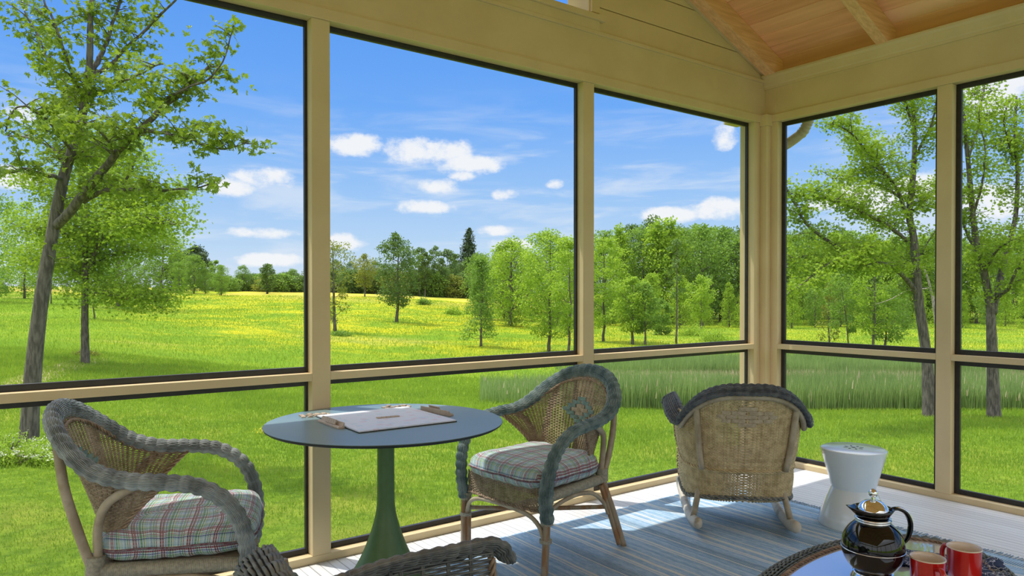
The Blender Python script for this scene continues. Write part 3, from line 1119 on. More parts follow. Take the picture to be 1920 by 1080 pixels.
# buttercups in the meadow
x, y = scatter(60000, 30, 120, -120, 1500, 1.0)
dd = x * math.cos(YAW) + y * math.sin(YAW)
lat = x * math.sin(YAW) - y * math.cos(YAW)
uu = 960 + F * lat / dd
k = (vnoise(x, y, 0.35, 9) + 0.35 * vnoise(x, y, 1.3, 10) > 0.05) & (uu < 1200) & (uu > 240 + (60 - dd) * 3)
x, y, dd = x[k], y[k], dd[k]
n = len(x)
s = 0.0052 * dd / 12 * rng.uniform(0.6, 1.3, n)
c = np.stack([x, y, ground_z(x, y) + rng.uniform(0.05, 0.18, n)], 1)
a = rng.uniform(0, PI, n)
e1 = np.stack([np.cos(a), np.sin(a), rng.uniform(-.3, .3, n)], 1) * s[:, None]
e2 = np.stack([-np.sin(a) * .7, np.cos(a) * .7, np.full(n, .7)], 1) * s[:, None]
v = np.stack([c - e1, c - e2, c + e1, c + e2], 1).reshape(-1, 3)
mb = MB().add(v, np.arange(n)[:, None] * 4 + np.array([[0, 1, 2, 3]]))
tag(mb.build('meadow_buttercups', flower_y), 'drifts of yellow buttercups across the sunny meadow', 'flowers', kind='stuff')

# reeds: front belt, back belt
def reeds(n, d0, d1, u0, u1, h0, h1, name, label, straw=0.0):
    x, y = scatter(n, d0, d1, u0, u1)
    dd = x * math.cos(YAW) + y * math.sin(YAW)
    lat = x * math.sin(YAW) - y * math.cos(YAW)
    uu = 960 + F * lat / dd
    edge = np.clip((uu - u0) / 220, 0.25, 1)
    keep = rng.uniform(0, 1, n) < edge
    x, y, edge = x[keep], y[keep], edge[keep]
    hh = rng.uniform(h0, h1, len(x)) * (0.55 + 0.45 * edge) * (1 + 0.18 * vnoise(x, y, 1.5, 21))
    P = np.stack([x, y, ground_z(x, y) - 0.03], 1)
    mb = blades(P, hh, rng.uniform(0.014, 0.034, len(x)), rng.uniform(0.02, 0.28, len(x)), MB())
    tag(mb.build(name, reed_mat), label, 'reeds', kind='stuff')
    return P, hh


P, hh = reeds(42000, 22.3, 27.0, 900, 2100, 0.65, 1.15, 'reed_bed', 'tall green reeds along the near edge of the pond')
sel = rng.uniform(0, 1, len(P)) < 0.035
P2 = P[sel] + np.stack([rng.normal(0, .03, sel.sum()), rng.normal(0, .03, sel.sum()), hh[sel] * rng.uniform(0.35, 0.75, sel.sum())], 1)
mb = blades(P2, hh[sel] * 0.28, np.full(sel.sum(), 0.04), np.full(sel.sum(), 0.12), MB())
tag(mb.build('dry_reed_heads', straw_mat), 'dry straw coloured seed heads standing in the near reeds', 'reeds', kind='stuff')
P, hh = reeds(36000, 33.0, 39.0, 1040, 2150, 0.6, 1.0, 'reed_bed', 'darker green reeds along the far bank of the pond')
P, hh = reeds(5000, 32.4, 33.2, 1080, 2150, 0.25, 0.5, 'dry_stalks', 'brown dry stalks at the far waterline')
bpy.data.objects['dry_stalks'].data.materials[0] = straw_mat


# ---------------------------------------------------------------- trees
def leaf_quads(C, size, mb, up=0.5, rng=rng, aspect=0.5, out=None):
    """one folded leaf (2 tris as a kite) per centre"""
    n = len(C)
    d = rng.normal(0, 1, (n, 3))
    d[:, 2] -= 0.25
    if out is not None:
        d = d + out * 0.8
    d /= np.linalg.norm(d, axis=1)[:, None]
    nn = rng.normal(0, 1, (n, 3)) * 0.7
    nn[:, 2] += up * 2
    nn -= (nn * d).sum(1)[:, None] * d
    nn /= np.linalg.norm(nn, axis=1)[:, None] + 1e-9
    s = np.cross(d, nn)
    L = (size * rng.uniform(0.65, 1.3, n))[:, None]
    tip = C + d * L
    mid = C + d * L * 0.5 - nn * L * 0.06
    v = np.stack([C, mid + s * L * aspect * 0.5, tip - nn * L * 0.1, mid - s * L * aspect * 0.5], 1).reshape(-1, 3)
    mb.add(v, np.arange(n)[:, None] * 4 + np.array([[0, 1, 2, 3]]))


def sprigs(C, size, mb, k=6, rng=rng):
    """palmate sprays of k leaflets"""
    n = len(C)
    ax = rng.normal(0, 1, (n, 3))
    ax[:, 2] -= 0.2
    ax /= np.linalg.norm(ax, axis=1)[:, None]
    nn = rng.normal(0, .6, (n, 3)) + np.array([0, 0, 1.0])
    nn -= (nn * ax).sum(1)[:, None] * ax
    nn /= np.linalg.norm(nn, axis=1)[:, None]
    s = np.cross(ax, nn)
    for j in range(k):
        a = (j - (k - 1) / 2) * (3.7 / k)
        dd = ax * math.cos(a) + s * math.sin(a) - nn * 0.22
        t = np.cross(nn, dd)
        t /= np.linalg.norm(t, axis=1)[:, None]
        L = (size * rng.uniform(0.7, 1.25, n) * (1 - 0.25 * abs(a)))[:, None]
        st_ = C + ax * (0.12 * L)
        v = np.stack([st_, st_ + dd * L * 0.58 + t * L * 0.20, st_ + dd * L - nn * L * 0.12, st_ + dd * L * 0.58 - t * L * 0.20], 1).reshape(-1, 3)
        mb.add(v, np.arange(n)[:, None] * 4 + np.array([[0, 1, 2, 3]]))


def crown_mesh(seed, H, R, base, nclump, ncard, size, name, mat, shape='round', trunk_r=0.15, lean=0.0, card='quad', gap=0.0, stems=1, tb=0.0):
    """meshes of a broadleaf tree at origin: (wood, leaves)"""
    r = np.random.default_rng(seed)
    wood = MB()
    leaves = MB()
    z0 = H * base
    cl = []
    for i in range(nclump):
        t = (i + 0.5) / nclump
        z = z0 + (H - z0) * (t ** 0.9)
        if shape == 'round':
            prof = math.sqrt(max(0.02, 1 - (2 * t - 0.95) ** 2))
        elif shape == 'cone':
            prof = 1.0 - 0.88 * t
        else:                       # 'vase'
            prof = math.sqrt(max(0.02, 1 - (1.55 * t - 0.95) ** 2)) if t > .1 else .45
        a = i * 2.39996 + r.uniform(-.5, .5)
        rad = R * prof * (r.uniform(0.35, 1.0) ** 0.6) * 0.82
        c = np.array([math.cos(a) * rad + lean * z, math.sin(a) * rad, z - 0.06 * H * r.uniform(0, 1)])
        cl.append((c, R * r.uniform(0.24, 0.42) * (0.55 + 0.45 * prof)))
    top = H * 0.96
    for s_i in range(stems):
        off = np.array([r.uniform(-.25, .25), r.uniform(-.25, .25), 0]) * (stems > 1)
        zs = np.linspace(-0.25, top, 12)
        wob = np.cumsum(r.normal(0, 0.010 * H, (12, 2)), axis=0) * 0.5
        wob[:2] = 0
        pts = np.stack([wob[:, 0] + lean * zs * (zs > 0) + off[0] * (1 + zs * .12), wob[:, 1] + off[1] * (1 + zs * .12), zs], 1)
        rr = trunk_r * (1 - zs.clip(0) / H * 0.92) * (1 + 0.35 * np.exp(-zs.clip(0) * 3))
        wood.tube(pts, rr, 8)
    for c, cr in cl:
        zb = max(z0 * 0.75, c[2] - np.hypot(c[0] - lean * c[2], c[1]) * 0.9)
        bx = np.interp(zb, zs, pts[:, 0])
        by = np.interp(zb, zs, pts[:, 1])
        a = np.array([bx, by, zb])
        md = (a + c) / 2 + np.array([0, 0, -0.03 * H])
        wood.tube(catmull([a, md, c], 4), np.linspace(trunk_r * 0.26, trunk_r * 0.05, 9), 5)
        n = int(ncard / nclump)
        v = r.normal(0, 1, (n, 3))
        v /= np.linalg.norm(v, axis=1)[:, None]
        rad = cr * (0.35 + 0.65 * r.uniform(0, 1, n) ** 0.5) * r.uniform(0.75, 1.25, n)
        C = c + v * rad[:, None] * np.array([1.15, 1.15, 0.8])
        if card == 'sprig':
            sprigs(C, size, leaves, 5, r)
        else:
            leaf_quads(C, size, leaves, 0.6, r, 0.62, v)
    return wood.mesh(name + '_wood', bark), leaves.mesh(name + '_leaves', mat, smooth=False)


def conifer_mesh(seed, H, R, base, tiers, size, name, mat):
    r = np.random.default_rng(seed)
    wood, leaves = MB(), MB()
    zs = np.linspace(-0.2, H, 8)
    wood.tube(np.stack([zs * 0, zs * 0, zs], 1), 0.02 * H * (1 - zs.clip(0) / H * .95), 7)
    for i in range(tiers):
        t = i / (tiers - 1)
        z = H * (base + (0.97 - base) * t)
        L = R * (1 - t) ** 0.75 * r.uniform(0.75, 1.1) + 0.12 * R
        nb = int(8 - 4 * t)
        for b in range(nb):
            a = b * 2 * PI / nb + r.uniform(-.4, .4)
            l = L * r.uniform(0.7, 1.1)
            d = np.array([math.cos(a), math.sin(a), 0])
            p1 = np.array([0, 0, z])
            p2 = p1 + d * l + np.array([0, 0, -0.12 * l + 0.25 * l * t])
            wood.tube([p1, p2], [0.05, 0.015], 4)
            n = max(16, int(95 * l / R))
            q = r.uniform(0.12, 1.0, n)
            C = p1 + (p2 - p1) * q[:, None] + r.normal(0, 1, (n, 3)) * np.array([.16, .16, .09]) * l * (1.1 - q[:, None] * .5)
            leaf_quads(C, size, leaves, 0.9, r, 0.42, np.tile(d, (n, 1)))
    return wood.mesh(name + '_wood', bark), leaves.mesh(name + '_leaves', mat, smooth=False)


def place_tree(pair, p, rz, sc, label, cat='tree', group=None, name='tree'):
    t = empty(name, p, rz)
    t.scale = (sc[0], sc[0], sc[1]) if isinstance(sc, tuple) else (sc, sc, sc)
    tag(t, label, cat, group)
    for nm, me in zip(('trunk', 'foliage'), pair):
        o = bpy.data.objects.new(nm, me)
        COL.objects.link(o)
        o.parent = t
    return t


def own_tree(seed, u, v, vtop, halfw_px, label, base=0.25, mat=None, shape='round', nclump=26, ncard=5200, size_px=3.4, tr=None, kind='broad', lean=0.0, d=None, stems=1, name='tree', cat='tree'):
    """a tree whose foot is on the ground seen at u,v and whose top reaches row vtop"""
    p, dd = pos_v(u, v) if d is None else (pos(u, d), d)
    H = at(u, vtop, dd)[2] - p[2]
    Rr = halfw_px * dd / F
    sz = size_px * dd / F
    if kind == 'conifer':
        pair = conifer_mesh(seed, H, Rr, base, max(9, int(H * 1.6)), sz, name, mat)
    else:
        pair = crown_mesh(seed, H, Rr, base, nclump, ncard, sz, name, mat, shape, (tr or max(0.05, 0.016 * H)) * 0.62, lean, stems=stems)
    return place_tree(pair, p, random.Random(seed).uniform(0, 6), 1.0, label, cat, name=name)


# trees standing in the meadow, left to right
own_tree(11, 222, 578, 330, 105, 'broad green tree in the meadow just right of the second dark trunk', 0.22, leaf_mid, 'round', 30, 9000, 4.2, 0.34)
own_tree(12, 177, 598, 455, 42, 'small leafy tree between the two big left trunks', 0.2, leaf_mid, 'round', 14, 2500, 4, 0.08)
own_tree(13, 96, 570, 400, 34, 'slender sapling with thin straight stem behind the leaning left trunk', 0.35, leaf_lime, 'round', 14, 2200, 4, 0.09)
own_tree(14, 46, 560, 380, 60, 'bushy light green tree at the far left edge of the meadow', 0.12, leaf_lime, 'round', 24, 6000, 4.2, 0.2)
own_tree(15, -22, 566, 350, 70, 'green tree cut off by the left edge of the view', 0.1, leaf_mid, 'round', 24, 6000, 4.2, 0.2)
own_tree(16, 305, 548, 430, 44, 'mid green tree on the slope left of the dark pines', 0.25, leaf_mid, 'round', 22, 5000, 3.4, 0.3)
own_tree(17, 367, 541, 464, 33, 'dark rounded pine, tallest of the left pine clump', 0.03, leaf_pine, 'round', 34, 9000, 3.6, 0.3)
own_tree(18, 335, 547, 474, 30, 'lighter pine at the left of the pine clump', 0.03, leaf_deep, 'round', 30, 7000, 3.6, 0.3)
own_tree(19, 404, 537, 488, 15, 'small round green tree right of the dark pines', 0.2, leaf_mid, 'round', 12, 1800, 3, 0.2)
own_tree(20, 501, 551, 494, 20, 'lone short bushy tree on the meadow crest', 0.10, leaf_deep, 'round', 16, 2600, 3, 0.3)
own_tree(21, 628, 622, 443, 36, 'sparse crooked tree against the left post of the middle screen', 0.14, leaf_olive, 'vase', 20, 2600, 3.6, 0.2, lean=-0.03)
own_tree(22, 684, 556, 478, 26, 'small olive green tree left of the shapely oak', 0.28, leaf_olive, 'round', 16, 2600, 3, 0.18)
own_tree(23, 744, 604, 436, 44, 'shapely young oak alone on its pool of shade', 0.20, leaf_deep, 'round', 34, 7000, 3.8, 0.24)
for i, (u, v, vt, hw) in enumerate([(787, 556, 462, 19), (797, 557, 470, 15), (815, 557, 461, 20), (838, 557, 466, 19), (852, 556, 474, 15)]):
    own_tree(30 + i, u, v, vt, hw, ['open crowned dark tree, leftmost of the row behind the oak', 'thin dark tree, second in the row behind the oak', 'dark tree in the middle of the row behind the oak',
                                    'dark leafy tree, fourth in the row behind the oak', 'smaller dark tree at the right end of that row'][i], 0.24, leaf_deep, 'round', 16, 2400, 3, 0.18)
own_tree(40, 879, 556, 426, 30, 'tall dark spruce rising above the middle tree line', 0.08, leaf_pine, kind='conifer', size_px=5)
own_tree(41, 902, 650, 478, 37, 'young leafy tree with a straight stem on the low meadow', 0.13, leaf_mid, 'cone', 30, 4800, 4, 0.13)
own_tree(42, 957, 612, 448, 54, 'large soft willow like tree behind the young meadow tree', 0.08, leaf_lime, 'round', 34, 8000, 4.2, 0.35)
own_tree(43, 1029, 660, 428, 66, 'big lime green tree left of the second post', 0.17, leaf_lime, 'round', 40, 9500, 4.6, 0.16)
own_tree(44, 1066, 672, 440, 42, 'lime tree trunk half hidden by the second post', 0.22, leaf_lime, 'round', 24, 5000, 4.4, 0.13)
own_tree(45, 1131, 641, 440, 46, 'light green tree just right of the second post', 0.2, leaf_lime, 'round', 26, 5600, 4.2, 0.16)
own_tree(46, 1186, 646, 520, 44, 'rounded lime tree, left one of the pair in the low meadow', 0.24, leaf_lime, 'round', 24, 5000, 4.2, 0.16)
own_tree(47, 1210, 647, 530, 32, 'rounded lime tree, right one of the pair in the low meadow', 0.24, leaf_mid, 'round', 18, 3200, 4.2, 0.12)
own_tree(48, 1268, 645, 438, 20, 'tall bare stemmed slim tree in the third screen', 0.45, leaf_deep, 'round', 14, 900, 4, 0.12)
own_tree(49, 1313, 626, 518, 30, 'spreading small tree with pale layered leaves near the corner', 0.3, leaf_lime, 'round', 18, 2600, 4, 0.1)
own_tree(50, 1240, 628, 560, 22, 'low round bush at the forest foot beside the slim tree', 0.0, leaf_mid, 'round', 14, 2600, 4, 0.05, name='bush', cat='bush')
own_tree(51, 1555, 655, 520, 26, 'thin grey stemmed tree with dead twigs left of the big right trunk', 0.15, leaf_olive, 'cone', 16, 1100, 4, 0.1)
own_tree(52, 1592, 658, 500, 40, 'slanting sapling in the right hand meadow', 0.25, leaf_mid, 'round', 16, 2200, 4.4, 0.08, lean=-0.12)
own_tree(53, 1637, 662, 440, 44, 'straight dark stemmed tree left of the big right trunk', 0.2, leaf_lime, 'round', 22, 4200, 4.4, 0.13)
own_tree(54, 1658, 660, 540, 50, 'leaning small tree close beside the straight dark stem', 0.22, leaf_mid, 'round', 20, 3400, 4.4, 0.12, lean=0.06)

# low bushes and weeds
def bush(seed, u, v, wpx, hpx, label, mat, flowers=None, n=2600, size=3.6):
    p, dd = pos_v(u, v)
    r = np.random.default_rng(seed)
    W, Hh = wpx * dd / F, hpx * dd / F
    b = empty('bush', p)
    tag(b, label, 'bush')
    C = r.normal(0, 1, (n, 3))
    C /= np.linalg.norm(C, axis=1)[:, None]
    C *= (r.uniform(0.3, 1, n) ** 0.6)[:, None] * (1 + 0.3 * np.sin(C[:, 0:1] * 7 + C[:, 1:2] * 5))
    C = C * np.array([W / 2, W / 2, Hh / 1.7])
    C[:, 2] = np.abs(C[:, 2])
    L = MB()
    leaf_quads(C, size * dd / F, L, 0.6, r, 0.5)
    L.build('foliage', mat, b)
    stem = MB()
    for i in range(6):
        a = r.uniform(0, 6.28)
        stem.tube([(0, 0, -.05), (math.cos(a) * W * .25, math.sin(a) * W * .25, Hh * .5)], [.02, .006], 5)
    stem.build('stem', bark, b)
    if flowers:
        Fm = MB()
        k = r.choice(n, 220, replace=False)
        Q = C[k] * 1.08
        Q[:, 2] = Q[:, 2].clip(Hh * .3)
        sprigs(Q, 0.026, Fm, 6, r)
        sprigs(Q + 0.02, 0.022, Fm, 6, r)
        Fm.build('blossom', flowers, b)
    return b


bush(60, 12, 868, 130, 80, 'weedy clump with white flowers left of the leaning trunk', leaf_lime, flower_w, 6000, 5)
bush(61, 88, 872, 120, 64, 'leafy weed clump right of the leaning trunk foot', leaf_lime, flower_w, 5000, 5)
bush(62, 48, 868, 60, 42, 'low dry weeds at the foot of the leaning trunk', straw_mat, None, 900, 5)
bush(63, 160, 668, 46, 20, 'tangle of weeds at the foot of the second trunk', leaf_olive, None, 900)
bush(64, 510, 815, 56, 22, 'yellow flowering weed clump beyond the table', leaf_lime, flower_y, 900)
bush(65, 795, 572, 26, 22, 'small round bush on the slope right of the oak', leaf_mid, None, 900)
bush(66, 640, 630, 40, 16, 'low dark weeds at the foot of the crooked tree', leaf_mid, None, 900)
bush(67, 850, 590, 36, 22, 'light bush at the edge of the willow like tree', leaf_lime, None, 900)
bush(68, 1340, 640, 70, 40, 'bright weeds below the forest near the corner', leaf_lime, None, 1600)
bush(69, 1300, 630, 60, 34, 'bright weeds below the spreading small tree', leaf_lime, None, 1600)
bush(70, 230, 580, 44, 9, 'weeds around the foot of the broad meadow tree', leaf_mid, None, 500)

# forest wall: shared crowns, each tree its own object
FV = [crown_mesh(100 + i, 13.0, 4.2, 0.10, 30, 5200, 0.36, 'forest_tree', [leaf_mid, leaf_lime, leaf_deep, leaf_mid][i % 4], ['round', 'cone', 'round', 'round'][i % 4], 0.2) for i in range(7)]
rf_ = random.Random(5)
ORD = ['leftmost'] + ['%s from the left' % w for w in ('second third fourth fifth sixth seventh eighth ninth tenth eleventh twelfth thirteenth fourteenth fifteenth sixteenth seventeenth '
       'eighteenth nineteenth twentieth twenty-first twenty-second twenty-third twenty-fourth twenty-fifth twenty-sixth twenty-seventh twenty-eighth twenty-ninth thirtieth').split()]
ORD += ['%s-%s from the left' % (t, w) for t in ('thirty', 'forty', 'fifty') for w in 'first second third fourth fifth sixth seventh eighth ninth tenth'.split()]
HUE = {leaf_mid.name: 'mid green', leaf_lime.name: 'lime green', leaf_deep.name: 'dark green', leaf_olive.name: 'olive green'}
k = 0


def forest(u0, u1, step, d0, d1, htop, label, group, pal, name='forest_tree', jit=0.12):
    global k
    u = u0
    cnt = 0
    while u < u1:
        d = rf_.uniform(d0, d1)
        p = pos(u, d)
        vt = htop(u) + rf_.uniform(-6, 14)
        Hh = at(u, vt, d)[2] - p[2]
        s = Hh / 13.0
        pr_ = FV[rf_.choice(pal)]
        place_tree(pr_, p - np.array([0, 0, 0.1]), rf_.uniform(0, 6.28), (s * rf_.uniform(0.75, 1.05), s), '%s %s, %s' % (HUE[pr_[1].materials[0].name], label, ORD[cnt]), 'tree', group, name)
        cnt += 1
        u += step * rf_.uniform(0.7, 1.3)
        k += 1


top_r = lambda u: np.interp(u, [900, 960, 1000, 1080, 1130, 1180, 1230, 1290, 1360, 1420, 1500, 1700, 1950], [470, 452, 470, 450, 440, 418, 402, 420, 428, 425, 430, 440, 432])
forest(1090, 1960, 34, 84, 92, top_r, 'tree in the front rank of the right woodland', 'forest trees in the front rank on the right', [0, 1, 3, 4, 5])
forest(905, 1960, 44, 96, 106, lambda u: top_r(u) - 2, 'tree rising behind the front rank of woodland', 'forest trees in the rear rank on the right', [0, 2, 6, 3])
forest(1100, 1960, 42, 74, 80, lambda u: top_r(u) + 95, 'small tree along the foot of the woodland', 'low trees along the forest foot', [1, 4, 5])
FB = [crown_mesh(120 + i, 6.0, 4.4, 0.0, 26, 4200, 0.42, 'thicket', [leaf_mid, leaf_deep, leaf_olive][i], 'round', 0.12) for i in range(3)]


def thicket(u0, u1, step, d0, d1, htop, label, group):
    u = u0
    cnt = 0
    while u < u1:
        d = rf_.uniform(d0, d1)
        p = pos(u, d)
        Hh = at(u, htop(u) + rf_.uniform(-7, 6), d)[2] - p[2]
        pr_ = FB[rf_.choice([0, 1, 1, 2])]
        place_tree(pr_, p - np.array([0, 0, 0.3]), rf_.uniform(0, 6.28), (Hh / 6.0 * rf_.uniform(.9, 1.5), Hh / 6.0), '%s %s, %s' % (HUE[pr_[1].materials[0].name], label, ORD[cnt]), 'thicket', group, 'thicket')
        cnt += 1
        u += step * rf_.uniform(0.7, 1.3)


thicket(395, 960, 15, 150, 168, lambda u: 518 - (u > 600) * 8 + 5 * math.sin(u * .09), 'low thicket on the skyline of the meadow', 'distant thickets on the meadow skyline')
forest(410, 600, 45, 155, 165, lambda u: 497, 'tree standing out of the skyline thickets', 'taller trees in the skyline thickets', [2, 6, 0], jit=0)
forest(610, 900, 20, 150, 165, lambda u: 492, 'tree on the skyline behind the shapely oak', 'distant trees on the skyline behind the oak', [2, 6, 2])
forest(-60, 420, 30, 120, 140, lambda u: 485 + 9 * math.sin(u * .05), 'distant tree behind the left meadow', 'distant trees behind the left meadow', [0, 2, 3])
forest(900, 1060, 40, 74, 84, lambda u: 462, 'tree clustered behind the willow like tree', 'trees behind the willow like tree', [0, 3, 5])


# ---------------------------------------------------------------- the four large near trees, limb by limb
def limb_tree(name, label, limbs, leafmat, size, density, seed, twig=0.9, k=6, depth=None, barkm=None, sprig_r=0.22, dens2=1.8, mult=1.0):
    """limbs: list of (points[(u,v,depth)], r0, r1, leafiness)"""
    r = np.random.default_rng(seed)
    foot = at(*limbs[0][0][0])
    gz0 = float(ground_z(foot[0], foot[1]))
    root = empty(name, (foot[0], foot[1], gz0))
    tag(root, label, 'tree')
    o = np.array([foot[0], foot[1], gz0])
    L = MB()
    W = MB()
    for li, (pts, r0, r1, leafy) in enumerate(limbs):
        P = np.array([at(*q) for q in pts])
        if li == 0:
            P[0, 2] = gz0 - 0.2
        P = catmull(P, 7)
        P += np.cumsum(r.normal(0, 0.010, P.shape), axis=0) * (li > 0)
        n = len(P)
        rr = np.linspace(r0, r1, n)
        if li == 0:
            rr = rr * (1 + 0.28 * np.exp(-np.linspace(0, 14, n)))
        tgt = MB() if li == 0 else W
        tgt.tube(P - o, rr * (1 + r.normal(0, 0.03, n)), 10 if r0 > .05 else 6)
        if li == 0:
            tgt.build('trunk', barkm or bark, root, smooth=True)
        if leafy <= 0:
            continue
        Q, ln = resample(P, step=0.20 / dens2)
        for i, q in enumerate(Q):
            t = i / max(1, len(Q) - 1)
            if t < (0.34 if li == 0 else 0.2) and r0 > 0.03:
                continue
            if r.uniform() > leafy * density:
                continue
            a = r.uniform(0, 6.28)
            d = np.array([math.cos(a), math.sin(a), r.uniform(-0.25, 0.75)])
            l = twig * r.uniform(0.35, 1.15) * (1 - 0.35 * t)
            e = q + d * l
            mdp = (q + e) / 2 + np.array([0, 0, 0.08 * l])
            W.tube(np.array([q, mdp, e]) - o, [0.011, 0.008, 0.004], 4)
            m_ = int(7 * l / 0.9) + 3
            for s in range(m_):
                f = r.uniform(0.3, 1.05)
                c = q + (e - q) * f
                n2 = int((5 if r.uniform() < .55 else 2) * mult + r.uniform())
                sprigs(c - o + r.normal(0, sprig_r, (n2, 3)) * np.array([1, 1, .7]), size, L, k, r)
    W.build('branch', barkm or bark, root, smooth=True)
    if L.n:
        L.build('foliage', leafmat, root)
    return root


def lp(*a):
    return [tuple(q) for q in a]


D1 = 12.6
limb_tree('hickory_tree', 'large leaning tree with grey trunk nearest to the left screen', [
    (lp((52, 845, D1), (62, 700, D1), (78, 560, D1), (100, 430, D1), (118, 340, D1), (138, 270, D1), (160, 190, D1), (168, 110, D1), (170, 30, D1), (180, -90, D1)), 0.135, 0.032, 0.35),
    (lp((104, 425, D1), (150, 375, D1 - .2), (200, 310, D1 - .4), (250, 250, D1 - .7), (300, 190, D1 - .9), (345, 145, D1 - 1), (380, 110, D1 - 1)), 0.085, 0.02, 0.95),
    (lp((160, 378, D1), (210, 355, D1 - .3), (270, 352, D1 - .6), (330, 352, D1 - .8), (395, 345, D1 - 1)), 0.045, 0.012, 1.0),
    (lp((262, 250, D1 - .7), (310, 252, D1 - 1), (360, 265, D1 - 1.2), (410, 285, D1 - 1.3), (455, 265, D1 - 1.3)), 0.03, 0.008, 1.0),
    (lp((300, 190, D1 - .9), (350, 165, D1 - 1.2), (400, 130, D1 - 1.3), (430, 40, D1 - 1.3)), 0.028, 0.008, 0.9),
    (lp((168, 145, D1), (195, 95, D1 + .3), (215, 45, D1 + .5), (240, -20, D1 + .6)), 0.05, 0.02, 1.0),
    (lp((175, 145, D1), (215, 110, D1 + .2), (260, 60, D1 + .2), (300, 20, D1 + .1), (335, -15, D1)), 0.04, 0.015, 1.0),
    (lp((165, 180, D1), (210, 165, D1 - .5), (250, 150, D1 - .8), (300, 120, D1 - 1)), 0.03, 0.01, 1.0),
    (lp((160, 190, D1), (130, 130, D1 - .4), (110, 60, D1 - .6), (85, 0, D1 - .6), (70, -60, D1 - .6)), 0.03, 0.012, 1.0),
    (lp((118, 340, D1), (90, 330, D1 - .5), (50, 320, D1 - .8), (10, 325, D1 - 1), (-40, 330, D1 - 1)), 0.04, 0.012, 0.9),
    (lp((135, 285, D1), (110, 250, D1 - .5), (80, 215, D1 - .8), (40, 195, D1 - 1), (5, 240, D1 - 1)), 0.035, 0.01, 1.0),
    (lp((125, 310, D1), (95, 275, D1 + .5), (60, 255, D1 + .8), (15, 250, D1 + 1)), 0.03, 0.01, 1.0),
    (lp((155, 200, D1), (120, 180, D1 + .6), (95, 140, D1 + .8), (60, 60, D1 + .9), (30, 10, D1 + .9)), 0.03, 0.01, 1.0),
    (lp((215, 290, D1 - .5), (190, 250, D1 - 1.2), (150, 225, D1 - 1.6), (110, 235, D1 - 1.8)), 0.025, 0.008, 1.0),
    (lp((130, 300, D1), (170, 270, D1 + .8), (220, 240, D1 + 1.2), (250, 215, D1 + 1.3)), 0.03, 0.01, 1.0),
], leaf_near, 0.086, 0.50, 71, twig=0.66, k=6, sprig_r=0.10, dens2=2.9, mult=1.25)

D2 = 25.5
limb_tree('hickory_tree', 'second tree with dark straight trunk behind the leaning one', [
    (lp((160, 668, D2), (159, 600, D2), (160, 520, D2), (160, 450, D2), (162, 400, D2), (158, 340, D2), (160, 280, D2)), 0.13, 0.045, 0.6),
    (lp((160, 520, D2), (190, 440, D2 - .5), (205, 400, D2 - .7), (230, 340, D2 - 1), (250, 290, D2 - 1.2)), 0.09, 0.03, 1.0),
    (lp((205, 405, D2 - .7), (240, 385, D2 - 1.2), (280, 370, D2 - 1.5), (320, 370, D2 - 1.6)), 0.04, 0.015, 1.0),
    (lp((165, 548, D2), (200, 550, D2 - .6), (240, 560, D2 - 1), (275, 548, D2 - 1.2), (300, 575, D2 - 1.3)), 0.045, 0.012, 0.95),
    (lp((160, 500, D2), (210, 480, D2 + .6), (260, 470, D2 + 1), (310, 465, D2 + 1.2)), 0.04, 0.012, 1.0),
    (lp((158, 470, D2), (120, 440, D2 - .5), (85, 430, D2 - .8), (50, 440, D2 - 1)), 0.045, 0.015, 1.0),
    (lp((160, 430, D2), (130, 380, D2 + .5), (100, 350, D2 + .8), (70, 330, D2 + 1)), 0.045, 0.015, 1.0),
    (lp((160, 380, D2), (190, 340, D2 + .8), (220, 300, D2 + 1.2), (235, 260, D2 + 1.3)), 0.045, 0.015, 1.0),
    (lp((200, 420, D2 - .7), (250, 430, D2 - 1.8), (290, 420, D2 - 2.2), (330, 425, D2 - 2.4)), 0.035, 0.012, 1.0),
    (lp((160, 450, D2), (200, 430, D2 + 2), (240, 440, D2 + 2.5), (290, 430, D2 + 3)), 0.035, 0.012, 1.0),
    (lp((160, 520, D2), (120, 500, D2 + 1), (80, 490, D2 + 1.5), (50, 495, D2 + 1.7)), 0.035, 0.012, 1.0),
    (lp((158, 340, D2), (140, 290, D2), (130, 250, D2), (120, 220, D2)), 0.035, 0.012, 1.0),
], leaf_bright, 0.085, 0.90, 72, twig=1.35, k=6, sprig_r=0.32, dens2=3.0, mult=2.3)

